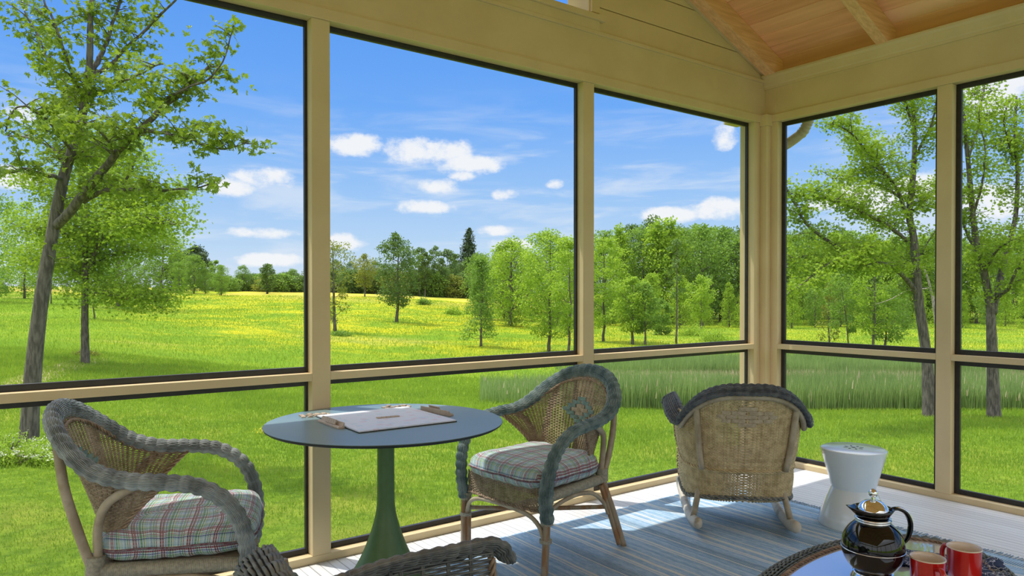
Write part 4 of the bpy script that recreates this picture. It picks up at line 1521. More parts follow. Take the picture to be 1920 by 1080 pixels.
D3 = 20.5
limb_tree('hickory_tree', 'big tree with arching left branches outside the right screen', [
    (lp((1743, 776, D3), (1741, 720, D3), (1735, 650, D3), (1722, 560, D3), (1716, 480, D3), (1712, 440, D3), (1705, 400, D3), (1712, 330, D3), (1715, 260, D3), (1712, 180, D3), (1722, 90, D3)), 0.162, 0.035, 0.6),
    (lp((1720, 555, D3), (1690, 515, D3 - .4), (1650, 495, D3 - .9), (1600, 480, D3 - 1.3), (1560, 460, D3 - 1.6), (1520, 430, D3 - 1.9), (1495, 390, D3 - 2.1), (1470, 350, D3 - 2.2)), 0.07, 0.02, 0.9),
    (lp((1700, 450, D3), (1660, 420, D3 - .5), (1610, 390, D3 - 1), (1560, 370, D3 - 1.4), (1510, 360, D3 - 1.7), (1480, 355, D3 - 1.8)), 0.055, 0.015, 1.0),
    (lp((1702, 410, D3), (1680, 350, D3 - .4), (1640, 300, D3 - .8), (1600, 250, D3 - 1), (1560, 225, D3 - 1.2)), 0.055, 0.015, 1.0),
    (lp((1690, 370, D3), (1650, 345, D3 + .6), (1600, 330, D3 + 1), (1560, 330, D3 + 1.2)), 0.04, 0.012, 1.0),
    (lp((1650, 495, D3 - .9), (1610, 500, D3 - 1.5), (1560, 500, D3 - 1.8), (1500, 480, D3 - 2), (1470, 500, D3 - 2)), 0.035, 0.01, 0.9),
    (lp((1600, 480, D3 - 1.3), (1550, 500, D3 - 2.4), (1500, 540, D3 - 2.8), (1470, 560, D3 - 3)), 0.03, 0.01, 0.8),
    (lp((1715, 250, D3), (1690, 180, D3 - .5), (1665, 130, D3 - .8), (1650, 60, D3 - 1)), 0.04, 0.015, 1.0),
    (lp((1712, 300, D3), (1740, 250, D3 - .5), (1760, 190, D3 - .8), (1770, 110, D3 - 1)), 0.04, 0.015, 1.0),
    (lp((1706, 400, D3), (1740, 370, D3 + .5), (1775, 340, D3 + .8)), 0.03, 0.012, 1.0),
    (lp((1720, 500, D3), (1745, 450, D3 + .5), (1770, 420, D3 + .8)), 0.03, 0.012, 0.8),
    (lp((1660, 330, D3 - .6), (1620, 290, D3 + .5), (1590, 250, D3 + .8)), 0.03, 0.01, 1.0),
], leaf_bright, 0.068, 0.60, 73, twig=0.9, k=6, sprig_r=0.15, dens2=3.8, mult=2.3)

limb_tree('hickory_tree', 'forked tree outside the far right screen', [
    (lp((1864, 776, D3), (1862, 720, D3), (1860, 650, D3), (1858, 600, D3), (1856, 570, D3), (1845, 510, D3), (1830, 450, D3), (1822, 380, D3), (1815, 300, D3), (1808, 230, D3), (1800, 150, D3)), 0.158, 0.035, 0.6),
    (lp((1862, 590, D3), (1875, 530, D3 + .3), (1885, 480, D3 + .5), (1900, 420, D3 + .7), (1905, 340, D3 + .8), (1900, 260, D3 + .8), (1905, 180, D3 + .8)), 0.10, 0.03, 0.7),
    (lp((1866, 560, D3), (1890, 540, D3 - .5), (1905, 505, D3 - .8), (1925, 480, D3 - 1)), 0.06, 0.02, 0.9),
    (lp((1838, 480, D3), (1815, 440, D3 + .4), (1802, 400, D3 + .6), (1798, 340, D3 + .8)), 0.05, 0.015, 0.9),
    (lp((1826, 400, D3), (1845, 350, D3 - .5), (1850, 290, D3 - .8), (1840, 210, D3 - 1)), 0.04, 0.012, 0.8),
    (lp((1845, 510, D3), (1870, 470, D3 - .8), (1900, 450, D3 - 1.2), (1935, 440, D3 - 1.5)), 0.04, 0.012, 1.0),
    (lp((1815, 300, D3), (1835, 240, D3 + .5), (1842, 180, D3 + .8), (1850, 120, D3 + 1)), 0.035, 0.012, 1.0),
    (lp((1900, 300, D3 + .8), (1880, 240, D3), (1890, 190, D3 - .2)), 0.03, 0.012, 1.0),
], leaf_bright, 0.068, 0.56, 74, twig=0.75, k=6, sprig_r=0.15, dens2=3.8, mult=2.3)
limb_tree('dead_tree', 'bare pale forked dead tree behind the far right trunk', [
    (lp((1765, 640, 40), (1752, 580, 40), (1742, 530, 40), (1732, 500, 40)), 0.10, 0.03, 0.0),
    (lp((1752, 580, 40), (1757, 530, 40), (1760, 490, 40)), 0.06, 0.02, 0.0),
    (lp((1742, 540, 40), (1700, 545, 40), (1670, 560, 40), (1640, 570, 40)), 0.04, 0.01, 0.0),
], leaf_near, 0.1, 0.0, 75, barkm=bark_pale)
# ---------------------------------------------------------------- furniture
def mirror_curve(half):
    half = np.asarray(half, float)
    return np.vstack([half, (half * np.array([1, -1, 1]))[::-1][1:]])


def frames_along(P, ref=None):
    T = np.gradient(P, axis=0)
    T /= np.linalg.norm(T, axis=1)[:, None]
    Nn = np.zeros_like(P)
    nn = np.array([0, 1.0, 0]) if ref is None else np.asarray(ref, float)
    nn = nn - nn.dot(T[0]) * T[0]
    nn /= np.linalg.norm(nn)
    for i in range(len(P)):
        nn = nn - nn.dot(T[i]) * T[i]
        nn /= np.linalg.norm(nn)
        Nn[i] = nn
    return T, Nn, np.cross(T, Nn)


def woven_roll(P, ra, rb, pitch, nstr, rs, amp=0.0035, ref=None, alt=4, wref=None):
    """a rolled wicker edge: weavers run along a tube and dive between the ribs that cross it.
    ra, rb: half sizes along the frame's normal / binormal"""
    Q, L = resample(P, step=pitch / 8)
    m = len(Q)
    T, Nn, B = frames_along(Q, ref)
    if wref is not None:                        # steer the wide axis
        W = wref(Q)
        W = W - (W * T).sum(1)[:, None] * T
        W /= np.linalg.norm(W, axis=1)[:, None]
        B, Nn = W, np.cross(W, T)
    s = np.linspace(0, L, m)
    ra = np.interp(np.linspace(0, 1, m), np.linspace(0, 1, len(np.atleast_1d(ra))), np.atleast_1d(ra))
    rb = np.interp(np.linspace(0, 1, m), np.linspace(0, 1, len(np.atleast_1d(rb))), np.atleast_1d(rb))
    th = np.arange(nstr) * 2 * PI / nstr
    k = np.arange(nstr)
    ph = (np.floor(k / alt) % 2) * PI
    w = amp * (2 * np.abs(np.sin(s[None, :] * PI / pitch + ph[:, None] * 0.0)) ** 0.7 - 1.2) + 0.0009 * np.cos(s[None, :] * PI / pitch * 2 + k[:, None] * PI)
    ca, sa = np.cos(th)[:, None], np.sin(th)[:, None]
    off = Nn[None] * ((ra[None] + w) * ca)[..., None] + B[None] * ((rb[None] + w) * sa)[..., None]
    nrm = Nn[None] * (ca / 1.0)[..., None] + B[None] * sa[..., None]
    mb = MB()
    mb.strands(Q[None] + off, nrm, rs, 5)
    core = MB()
    ring = Q[:, None, :] + Nn[:, None, :] * ((ra * 0.86)[:, None] * np.cos(np.arange(10) * 2 * PI / 10)[None])[..., None] \
        + B[:, None, :] * ((rb * 0.86)[:, None] * np.sin(np.arange(10) * 2 * PI / 10)[None])[..., None]
    v = ring[::3]
    n = len(v)
    I, J = np.meshgrid(np.arange(n - 1), np.arange(10), indexing='ij')
    J2 = (J + 1) % 10
    core.add(v.reshape(-1, 3), np.stack([I * 10 + J, (I + 1) * 10 + J, (I + 1) * 10 + J2, I * 10 + J2], -1).reshape(-1, 4))
    core.f.append(np.array([list(range(10))]))
    core.f.append(np.array([list(range((n - 1) * 10, n * 10))]))
    return mb, core


def weave(S, alo, ahi, z0, z1, nst, dz, amp, rw, rst, zfun_lo=None, zfun_hi=None, holes=None, per=4):
    """flat woven panel on the surface S(a,z): weavers at constant z, stakes at constant a.
    alo/ahi: functions of z giving the panel's edges in a; nst: stakes over a in [-1,1]"""
    mb = MB()
    zs = np.arange(z0, z1, dz)
    eps = 1e-3

    def norm(a, z):
        da = S(a + eps, z) - S(a - eps, z)
        dz_ = S(a, z + eps) - S(a, z - eps)
        n = np.cross(da, dz_)
        return n / (np.linalg.norm(n, axis=-1)[..., None] + 1e-12)
    m = nst * per + 1
    A0 = np.array([alo(z) for z in zs])
    A1 = np.array([ahi(z) for z in zs])
    ok = A1 - A0 > 0.03
    zs, A0, A1 = zs[ok], A0[ok], A1[ok]
    t = np.linspace(0, 1, m)
    a = A0[:, None] + (A1 - A0)[:, None] * t[None]
    Z = np.repeat(zs[:, None], m, 1)
    P = S(a, Z)
    Nn = norm(a, Z)
    row = np.arange(len(zs))[:, None]
    w = amp * np.cos(a * nst * PI / 2 + row * PI)
    P = P + Nn * w[..., None]
    mb.strands(P, Nn, rw, 4)
    # stakes
    sa = np.linspace(-1, 1, nst + 1)
    for q in sa:
        zz = zs[(A0 <= q + .005) & (A1 >= q - .005)]
        if len(zz) < 4:
            continue
        zz = np.linspace(zz[0] - dz, zz[-1] + dz, max(6, int((zz[-1] - zz[0]) / 0.03)))
        aa = np.full(len(zz), q)
        for o_ in (-0.0022, 0.0022):
            pts = S(aa, zz)
            tn = norm(aa, zz)
            tv = np.cross(tn, np.gradient(pts, axis=0))
            tv /= np.linalg.norm(tv, axis=1)[:, None]
            mb.tube(pts + tv * o_, rst, 4)
    return mb


def braid(P, r=0.0045, rad=0.006, turns=60, closed=False):
    Q, L = resample(P, step=0.006)
    T, Nn, B = frames_along(Q)
    s = np.linspace(0, L, len(Q))
    mb = MB()
    for ph in (0, 2 * PI / 3, 4 * PI / 3):
        a = s * turns + ph
        pts = Q + Nn * (np.cos(a) * rad)[:, None] + B * (np.sin(a) * rad)[:, None]
        mb.tube(pts, r, 5)
    return mb


def binding(P, r, pitch=0.0055):
    """cane bound round a post between two points"""
    mb = MB()
    Q, L = resample(P, step=0.0014)
    n = len(Q)
    rr = r + 0.0014 * np.abs(np.sin(np.linspace(0, L / pitch * PI, n)))
    mb.tube(Q, rr, 12)
    return mb


# ---- the dining armchair with the round woven back (faces local +x)
AC = np.array([(.25, .297, .245), (.265, .302, .36), (.25, .312, .48), (.20, .318, .575), (.11, .316, .635), (.0, .308, .655),
               (-.113, .294, .665), (-.214, .283, .699), (-.293, .248, .759), (-.36, .168, .829), (-.388, .079, .861), (-.394, 0, .869)])


def armchair():
    root = empty('wicker_armchair')
    full = catmull(mirror_curve(AC), 12)
    rb = [.030, .032, .030, .028, .027, .026, .028, .034, .038, .038, .034, .034, .034, .034, .034, .038, .038, .034, .028, .026, .027, .028, .030, .032, .030]
    roll, core = woven_roll(full, [.0245] * 3, rb, 0.041, 36, 0.0025, 0.0034, wref=lambda Q: np.stack([-0.25 - Q[:, 0] * 0, np.sign(Q[:, 1] + 1e-9) * np.clip(np.abs(Q[:, 1]) * 3.2, 0, 1) * (Q[:, 0] < -.05) * 1.0 + (Q[:, 0] >= -.05) * 1.0 * np.sign(Q[:, 1] + 1e-9), (Q[:, 2] - .66) * 5.0 * (Q[:, 0] < -.1)], 1))
    rl = roll.build('arm_roll', wick_teal, root, smooth=True)
    core.build('core', wick_dark, rl)
    # woven back: spans from a narrow seat line up to the rolled edge
    tc_ = catmull(AC[5:][::-1], 10)
    tc_, Lt = resample(tc_, n=80)
    ta = np.linspace(0, 1, 80)
    ZB = .355

    def Sb(a, z):
        a, z = np.broadcast_arrays(np.asarray(a, float), np.asarray(z, float))
        q = np.abs(a)
        tx, ty, tz = (np.interp(q, ta, tc_[:, i]) for i in range(3))
        t = np.clip((z - ZB) / (tz - ZB), 0, 1.05)
        tw = t ** (1.0 + 0.9 * q)
        bx = -.222 + .03 * q * q
        by = .185 * np.sin(q * PI / 2) ** .9
        x = bx * (1 - tw) + tx * tw
        y = by * (1 - tw) + ty * tw
        return np.stack([x + .008, np.sign(a) * y, z], -1)

    def alim(z):
        ok = tc_[:, 2] - .012 >= z
        return float(ta[ok].max()) if ok.any() else 0.0
    mb = weave(Sb, lambda z: -alim(z), lambda z: alim(z), .365, .862, 46, 0.0070, 0.0036, 0.0029, 0.0029)
    bk = mb.build('backrest', wick_grey, root, smooth=True)
    # diamond of flat reed
    dm, dn = MB(), MB()
    for i in range(-3, 4):
        for j in range(-3, 4):
            if abs(i) + abs(j) > 3 or (i + j) % 2 == 0:
                continue
            a0 = i * 0.058
            z0 = .665 + j * 0.019
            pts = Sb(np.linspace(a0 - 0.050, a0 + 0.050, 7), np.full(7, z0))
            pts = pts + np.array([1, 0, 0]) * (0.008 + 0.006 * np.sin(np.linspace(0, PI, 7)))[:, None]
            tgt = dn if abs(i) + abs(j) < 2 else dm
            v = np.concatenate([pts + np.array([0, 0, .010]), pts - np.array([0, 0, .010])])
            tgt.add(v, np.array([[q, q + 1, q + 8, q + 7] for q in range(6)]))
            tgt.add(v - np.array([0.003, 0, 0]), np.array([[q + 7, q + 8, q + 1, q] for q in range(6)]))
    d1 = dm.build('diamond', teal_flat, bk, smooth=True)
    d1['label'] = 'teal diamond woven into the backrest'
    dn.build('diamond_centre', flat_reed, bk, smooth=True)
    # braids where the back meets the roll and down the side edges
    bb = MB()

    def join(dst, src):
        n0 = dst.n
        dst.v += src.v
        dst.f += [q + n0 for q in src.f]
        dst.n += src.n
    zz = np.linspace(.40, .655, 16)
    for sg in (1, -1):
        join(bb, braid(Sb(np.full(16, sg * 1.0), zz) + np.array([.004, 0, 0]), 0.0042, 0.006, 90))
    aa_ = np.linspace(-.97, .97, 90)
    tzz = np.interp(np.abs(aa_), ta, tc_[:, 2])
    up_ = Sb(aa_, tzz - .030 * (1 - np.abs(aa_) ** 3) - .012)
    join(bb, braid(up_ + np.array([.012, 0, 0]), 0.0034, 0.0042, 120))
    bb.build('braid', wick_trim, root, smooth=True)
    # legs
    def leg(pts, r, mat=cane):
        return MB().tube(catmull(pts, 6), r, 10)
    for sgn in (1, -1):
        fr = MB()
        for o_ in ((0.0, 0.0), (-0.019, -0.013)):
            fr.tube(catmull([(.262 + o_[0], sgn * (.288 + o_[1]), 0.0), (.258 + o_[0], sgn * (.292 + o_[1]), .12), (.252 + o_[0], sgn * (.296 + o_[1]), .27)], 5), .0155, 10)
        fr.build('leg', cane, root, smooth=True)
        bd = binding([(.246, sgn * .290, .232), (.246, sgn * .290, .268)], .029)
        t_ = binding([(.250, sgn * .286, .150), (.250, sgn * .286, .165)], .0285)
        n0 = bd.n
        bd.v += t_.v
        bd.f += [q + n0 for q in t_.f]
        bd.n += t_.n
        bd.build('binding', wrap_mat, root, smooth=True)
        rl_ = MB()
        rl_.tube(catmull([(-.325, sgn * .285, 0.0), (-.28, sgn * .262, .16), (-.235, sgn * .232, .32), (-.235, sgn * .225, .40)], 6), .0155, 10)
        rl_.tube(catmull([(-.305, sgn * .272, 0.01), (-.262, sgn * .250, .16), (-.218, sgn * .224, .32)], 6), .0135, 10)
        rl_.build('leg', cane, root, smooth=True)
        # outer cane from seat to the shoulder of the back and the curved cane to the arm
        MB().tube(catmull([(-.235, sgn * .225, .36), (-.275, sgn * .236, .50), (-.315, sgn * .228, .64), (-.345, sgn * .19, .78)], 8), .0165, 10).build('back_post', cane_pale, root, smooth=True)
        MB().tube(catmull([(-.215, sgn * .222, .37), (-.212, sgn * .242, .50), (-.175, sgn * .272, .59), (-.09, sgn * .295, .645)], 8), .015, 10).build('arm_support', cane_pale, root, smooth=True)
        b2 = binding([(-.225, sgn * .225, .34), (-.222, sgn * .228, .405)], .030)
        b2.build('binding', wrap_mat, root, smooth=True)
        # side seat rail, bound with cane
        b3 = binding([(.235, sgn * .268, .345), (-.215, sgn * .222, .350)], .024, 0.006)
        b3.build('seat_rail', wrap_mat, root, smooth=True)
        # side brace
        MB().tube(catmull([(.245, sgn * .285, .20), (.20, sgn * .275, .285), (.05, sgn * .258, .315), (-.12, sgn * .240, .30), (-.225, sgn * .235, .23), (-.25, sgn * .245, .17)], 8), .0105, 8).build('brace', cane_pale, root, smooth=True)
    # front brace and crossing stretchers
    MB().tube(catmull([(.252, .275, .165), (.258, .245, .225), (.265, .17, .262), (.268, .0, .272), (.265, -.17, .262), (.258, -.245, .225), (.252, -.275, .165)], 8), .0105, 8).build('brace', cane_pale, root, smooth=True)
    for sgn in (1, -1):
        MB().tube(catmull([(.245, sgn * .275, .195 + .004 * sgn), (0, sgn * .01, .205 + .012 * sgn), (-.262, -sgn * .248, .205)], 8), .0115, 8).build('stretcher', cane, root, smooth=True)
    # seat deck and front apron
    MB().prism([(.24, .24), (.24, -.24), (-.21, -.20), (-.21, .20)], 2, .350, .366).build('seat', wick_grey, root)

    def Sa(a, z):
        y = a * .262
        return np.stack([.272 - .35 * y * y + 0 * z, y, z + 0 * y], -1)
    lo = lambda z: -1.0
    mb = weave(Sa, lambda z: -1.0, lambda z: 1.0, .285, .385, 34, 0.0062, 0.0026, 0.0026, 0.0026)
    mb.build('apron', wick_grey, root, smooth=True)
    y = np.linspace(-.262, .262, 60)
    braid(np.stack([.274 - .35 * y * y, y, .28 + 0.006 * np.abs(np.sin(y * 60))], 1), 0.0036, 0.005, 120).build('apron_braid', wick_trim, root, smooth=True)

    def Sr(a, z):
        y = a * .21
        return np.stack([-.235 + 0 * z, y, z + 0 * y], -1)
    weave(Sr, lambda z: -1.0, lambda z: 1.0, .30, .38, 26, 0.0062, 0.0026, 0.0026, 0.0026).build('rear_apron', wick_grey, root, smooth=True)
    return root


def cushion(name, W1, W2, D, H, mat, seed=0):
    """boxy knife edge cushion, wider at the front (+x)"""
    r = np.random.default_rng(seed)
    n = 56
    u = np.linspace(-1, 1, n)
    U, V = np.meshgrid(u, u, indexing='ij')
    e = 5.0
    # square to rounded square mapping
    k = (np.abs(U) ** e + np.abs(V) ** e) ** (1 / e)
    mx = np.maximum(np.abs(U), np.abs(V)) + 1e-9
    X = U * mx / (k + 1e-9)
    Y = V * mx / (k + 1e-9)
    rr = np.maximum(np.abs(U), np.abs(V))
    prof = (1 - rr ** 5.5) ** 0.45
    crease = 0.006 * np.sin(np.arctan2(V, U) * 22 + 1.3 * np.sin(U * 5)) * rr ** 6 * (1 - rr ** 12)
    hw = (W2 + (W1 - W2) * (X + 1) / 2)
    bulge = 1 + 0.05 * (1 - rr ** 3)
    mb = MB()
    for sg in (1, -1):
        z = sg * (H / 2) * prof * (1.0 if sg > 0 else 0.8) + crease * (1 if sg > 0 else -1)
        if sg > 0:
            z = z + 0.006 * np.sin(X * 3 + 1) * np.cos(Y * 4) * prof
        v = np.stack([X * D / 2, Y * hw / 2, z], -1).reshape(-1, 3)
        I, J = np.meshgrid(np.arange(n - 1), np.arange(n - 1), indexing='ij')
        f = np.stack([I * n + J, (I + 1) * n + J, (I + 1) * n + J + 1, I * n + J + 1], -1).reshape(-1, 4)
        mb.add(v, f if sg > 0 else f[:, ::-1])
    root = mb.build(name, mat, smooth=True)
    me = root.data
    g = rr + .26 * rr ** 7
    uu_ = (U * D / 2 * g / (rr + 1e-9)).ravel()
    vv_ = (V * W1 / 2 * g / (rr + 1e-9)).ravel()
    uv = np.stack([np.r_[uu_, uu_ + .31], np.r_[vv_, vv_ + .27]], 1)
    vi = np.empty(len(me.loops), np.int32)
    me.loops.foreach_get('vertex_index', vi)
    lay = me.uv_layers.new(name='UVMap')
    lay.data.foreach_set('uv', uv[vi].astype(np.float32).ravel())
    t = np.linspace(0, 2 * PI, 160, endpoint=False)
    c, s = np.cos(t), np.sin(t)
    kk = (np.abs(c) ** e + np.abs(s) ** e) ** (1 / e)
    X, Y = c / kk, s / kk
    hw = (W2 + (W1 - W2) * (X + 1) / 2)
    ed = np.stack([X * D / 2, Y * hw / 2, 0.0025 * np.sin(t * 9)], 1)
    MB().tube(ed, .0045, 6, closed=True).build('piping', piping_mat, root, smooth=True)
    return root


A2 = (2.292, 2.87, math.radians(186.8))
A1 = (0.599, 2.924, math.radians(-20.0))
ch = armchair()
ch2 = dup(ch)
ch.location = (A2[0], A2[1], 0.006)
ch.rotation_euler.z = A2[2]
ch2.location = (A1[0], A1[1], 0.006)
ch2.rotation_euler.z = A1[2]
for c_ in list(ch2.children):
    if c_.name.startswith('arm_roll'):
        c_.data = c_.data.copy()
        c_.data.materials[0] = wick_bluegrey
tag(ch, 'wicker armchair with teal diamond back between the table and the rocking chair', 'chair')
tag(ch2, 'wicker armchair with blue grey roll edge at the left of the table', 'chair')
for nm, (cx, cy, a), lab in (('seat_cushion', A2, 'plaid seat cushion on the armchair right of the table'), ('seat_cushion', A1, 'plaid seat cushion on the armchair left of the table')):
    q = cushion(nm, .565, .50, .535, .150, plaid, 3)
    q.location = (cx + .028 * math.cos(a), cy + .028 * math.sin(a), .006 + .366 + .055)
    q.rotation_euler.z = a
    tag(q, lab, 'cushion')


# ---- low barrel chair: used for the rocker and, on legs, for the nearest chair
def barrel_surface(a, z):
    """a in [-1,1] sweeps from the left arm front round the back to the right arm front"""
    th = a * 1.72
    t = np.clip((z - .15) / .65, 0, 1.1)
    neck = 0.022 * np.exp(-((z - .345) / .05) ** 2)
    W = .290 + .058 * t ** 0.9 - neck * .5
    D = .27 + .045 * t
    s = np.sin(th)
    c = np.cos(th)
    y = np.sign(s) * np.abs(s) ** 0.72 * W
    x = -np.sign(c) * np.abs(c) ** 0.72 * D - (t - .3) * 0.10 * np.clip(c, 0, 1) ** 0.6
    x = np.where(np.abs(th) > PI / 2, x + (np.abs(th) - PI / 2) * 0.9, x)
    return np.stack([x, y, z + 0 * y], -1)


def rim_z(a, low=False):
    a = np.abs(a)
    if low:
        return .80 - .20 * np.clip((a - .03) / .42, 0, 1) ** 1.25 + .015 * np.clip((a - .72) / .28, 0, 1)
    return .80 - .20 * np.clip((a - .06) / .60, 0, 1) ** 1.7 + .05 * np.clip((a - .72) / .28, 0, 1)


def barrel_chair(rocker, mat, mat_roll, zlow=.165):
    root = empty('rocking_chair' if rocker else 'low_wicker_chair')
    # body weave: rows stop at the rim
    def alim(z):
        if z < (.60 if rocker else .598):
            return 1.0
        aa = np.linspace(0, 1, 200)
        ok = rim_z(aa, not rocker) >= z
        return float(aa[ok].max()) if ok.any() else 0.0
    mb = weave(barrel_surface, lambda z: -alim(z), lambda z: alim(z), zlow + .01, .80, 76, 0.0078, 0.0034, 0.0033, 0.0033, per=3)
    bk = mb.build('backrest', mat, root, smooth=True)
    # diamond of flat reeds in the upper back
    dm = MB()
    for j in range(-3, 4):
        for i in range(-4, 5):
            if abs(i) / 1.4 + abs(j) > 3.2 or (i + j) % 2:
                continue
            a0 = i * 0.041
            z0 = .655 + j * .022
            q = barrel_surface(np.linspace(a0 - .037, a0 + .037, 7), np.full(7, z0))
            o_ = (0.0055 + 0.005 * np.sin(np.linspace(0, PI, 7)))[:, None]
            for sg in (1, -1):
                p = q + np.array([sg, 0, 0]) * o_
                v = np.concatenate([p + np.array([0, 0, .0098]), p - np.array([0, 0, .0098])])
                dm.add(v, np.array([[k_, k_ + 1, k_ + 8, k_ + 7] for k_ in range(6)]))
    dm.build('diamond', flat_reed if rocker else wick_slate_m, bk, smooth=True)
    # rolled rim: broad and tilted outward
    a = np.linspace(-1, 1, 90)
    rim = barrel_surface(a, rim_z(a, not rocker))
    out = rim.copy()
    cen = np.array([0.05, 0, 0])
    dirv = rim - cen
    dirv[:, 2] = 0
    dirv /= np.linalg.norm(dirv, axis=1)[:, None]
    rim2 = rim + dirv * 0.022 + np.array([0, 0, .008])
    front = [rim2[-1] + np.array([.03, .012, -.012]), rim2[-1] + np.array([.055, .014, -.05]), rim2[-1] + np.array([.05, .01, -.10])]
    fl = [p * np.array([1, -1, 1]) for p in front][::-1]
    path = np.vstack([fl, rim2, front])
    path = catmull(path[::2] if len(path) % 2 else path[::2], 3)
    ww = [.030, .050, .054, .048, .042, .036, .036, .036, .042, .048, .054, .050, .030]

    def wref(Q):
        d = Q - cen
        d[:, 2] = 0
        d /= np.linalg.norm(d, axis=1)[:, None]
        return d + np.array([0, 0, -0.75])
    roll, core = woven_roll(path, [.015], ww, 0.036, 30 if rocker else 24, 0.0030 if rocker else .0038, 0.0030, wref=wref)
    rl = roll.build('arm_roll', mat_roll, root, smooth=True)
    core.build('core', wick_dark, rl)
    # cane hoop and posts behind the back
    aa = np.linspace(-.74, .74, 40)
    hoop = barrel_surface(aa, rim_z(aa, not rocker) - .032)
    d = hoop - cen
    d[:, 2] = 0
    d /= np.linalg.norm(d, axis=1)[:, None]
    MB().tube(hoop + d * .024, .0155, 10).build('hoop', cane_pale, root, smooth=True)
    for sg in (1, -1):
        zz = np.linspace(.35, .72, 10)
        p = barrel_surface(np.full(10, sg * .40) + (zz - .5) * .1 * sg, zz)
        MB().tube(p + d[5] * 0 + np.array([-.022, sg * .006, 0]), .0165, 10).build('back_post', cane_pale, root, smooth=True)
    # braids: waist, hem, front edges
    a = np.linspace(-1, 1, 120)
    w_ = barrel_surface(a, np.full(120, .345))
    q = w_ - cen
    q[:, 2] = 0
    q /= np.linalg.norm(q, axis=1)[:, None]
    braid(w_ + q * .006, .0042, .006, 90).build('braid', mat, root, smooth=True)
    h_ = barrel_surface(a, zlow + .028 * np.cos(a * 1.57 * 1.1) ** 2 * (np.abs(a) < .62) + 0 * a)
    braid(h_ + q * .004, .005, .008, 70).build('braid', wick_slate if rocker else mat, root, smooth=True)
    for sg in (1, -1):
        zz = np.linspace(zlow, .60, 30)
        braid(barrel_surface(np.full(30, sg * 1.0), zz), .005, .007, 80).build('braid', wick_trim, root, smooth=True)
    # seat and front apron
    th = np.linspace(-1, 1, 40)
    rim_s = barrel_surface(th, np.full(40, .36)) * np.array([.97, .97, 1])
    s_ = MB()
    poly = [(p[0], p[1]) for p in rim_s]
    s_.prism(poly, 2, .33, .36)
    s_.build('seat', mat, root)

    def Sf(a, z):
        y = a * .285
        return np.stack([.225 - .3 * y * y + 0 * z, y, z + 0 * y], -1)
    weave(Sf, lambda z: -1.0, lambda z: 1.0, .21, .36, 36, .0068, .0028, .0029, .003).build('apron', mat, root, smooth=True)
    if rocker:
        for sg in (1, -1):
            t = np.linspace(-1, 1, 30)
            x = .02 + .41 * t
            z = .024 + .07 * t ** 2
            y = sg * (.262 + .012 * t)
            r_ = MB()
            r_.tube(np.stack([x, y, z], 1), np.interp(t, [-1, -.9, 0, .9, 1], [.021, .026, .024, .022, .016]), 8, flat=1.35, up=(0, 0, 1))
            o = r_.build('rocker', cane_white, root, smooth=True)
            for xx in (-.22, .20):
                tt = (xx - .02) / .41
                MB().tube([(xx, sg * .262, .024 + .07 * tt * tt), (xx * .80, sg * .205, .30)], .017, 9).build('leg', cane_pale, root, smooth=True)
        root['tilt'] = 1
    else:
        for sx in (-.20, .19):
            for sg in (1, -1):
                MB().tube(catmull([(sx * 1.15, sg * .255, 0), (sx, sg * .245, .2), (sx * .95, sg * .24, .34)], 5), .017, 9).build('leg', cane, root, smooth=True)
    return root


wick_slate_m = wick_slate
wick_roll_n = simple('blue_black_wicker', (0.045, 0.055, 0.07, 1), (0.15, 0.165, 0.175, 1), 30, 0.5, spec=0.4, island=0.4)
rk_ = barrel_chair(True, wick_honey, wick_roll_n)
rk_.location = (3.50, 2.58, 0.006)
rk_.rotation_euler = (0, math.radians(-2), math.radians(46))
tag(rk_, 'honey coloured wicker rocking chair seen from behind near the corner', 'chair')
del rk_['tilt']
nc = barrel_chair(False, wick_slate, wick_slate)
nc.location = (0.832, 1.254, 0.006)
nc.rotation_euler = (0, 0, math.radians(-6.8))
nc.scale = (1.06, 1.06, 0.975)
tag(nc, 'grey wicker chair nearest the camera, cut off by the bottom edge', 'chair')

# ---- round pedestal table
TX, TY, TZT, TR_ = 1.407, 2.822, 0.745, 0.503
tb = empty('pedestal_table', (TX, TY, 0))
tag(tb, 'round table with thin blue grey top on a green trumpet pedestal', 'table')
prof = [(0.0, 0.0), (.265, 0.0), (.27, .006), (.262, .014), (.225, .03), (.180, .062), (.135, .115), (.098, .185), (.068, .262), (.048, .33), (.040, .375), (.0375, .42), (.0365, .60), (.037, .722), (.0, .722)]
pr = catmull([(a, b) for a, b in prof[1:-1]], 5)
MB().lathe(np.vstack([[(0, 0)], pr, [(0, .722)]]), 64).build('pedestal', table_green, tb, smooth=True, autos=50)
MB().lathe([(0, .722), (.16, .722), (.16, .731), (0, .731)], 48).build('mounting_plate', edge_black, tb)
MB().lathe([(0, .731), (TR_ - .012, .731), (TR_ - .003, .738), (TR_, .7435), (TR_, .745), (0, .745)], 128).build('tabletop', table_top_mat, tb, smooth=True, autos=20)
MB().lathe([(TR_ - .012, .7305), (TR_ - .002, .7375), (TR_ + .0008, .7430), (TR_ - .001, .7432), (TR_ - .012, .7312)], 128).build('edge_band', edge_black, tb, smooth=True)

# ---- word game on the table
TZ0 = .745
bc = (1.425, 2.862)
bd = MB()
bd.box((-.222, -.230, .004), (.222, .230, .009))
ob = bd.build('game_board', board_mat)
ob.location = (bc[0], bc[1], TZ0)
ob.rotation_euler.z = math.radians(-1)
tag(ob, 'pale square word game board lying open on the round table', 'game board')
MB().box((-.224, -.232, 0), (.224, .232, .0038)).build('backing', edge_black, ob)
tile0 = MB().box((-.0095, -.0105, 0), (.0095, .0105, .0045)).build('letter_tile', wood_tile, bevel=0.0008)
used = [False]


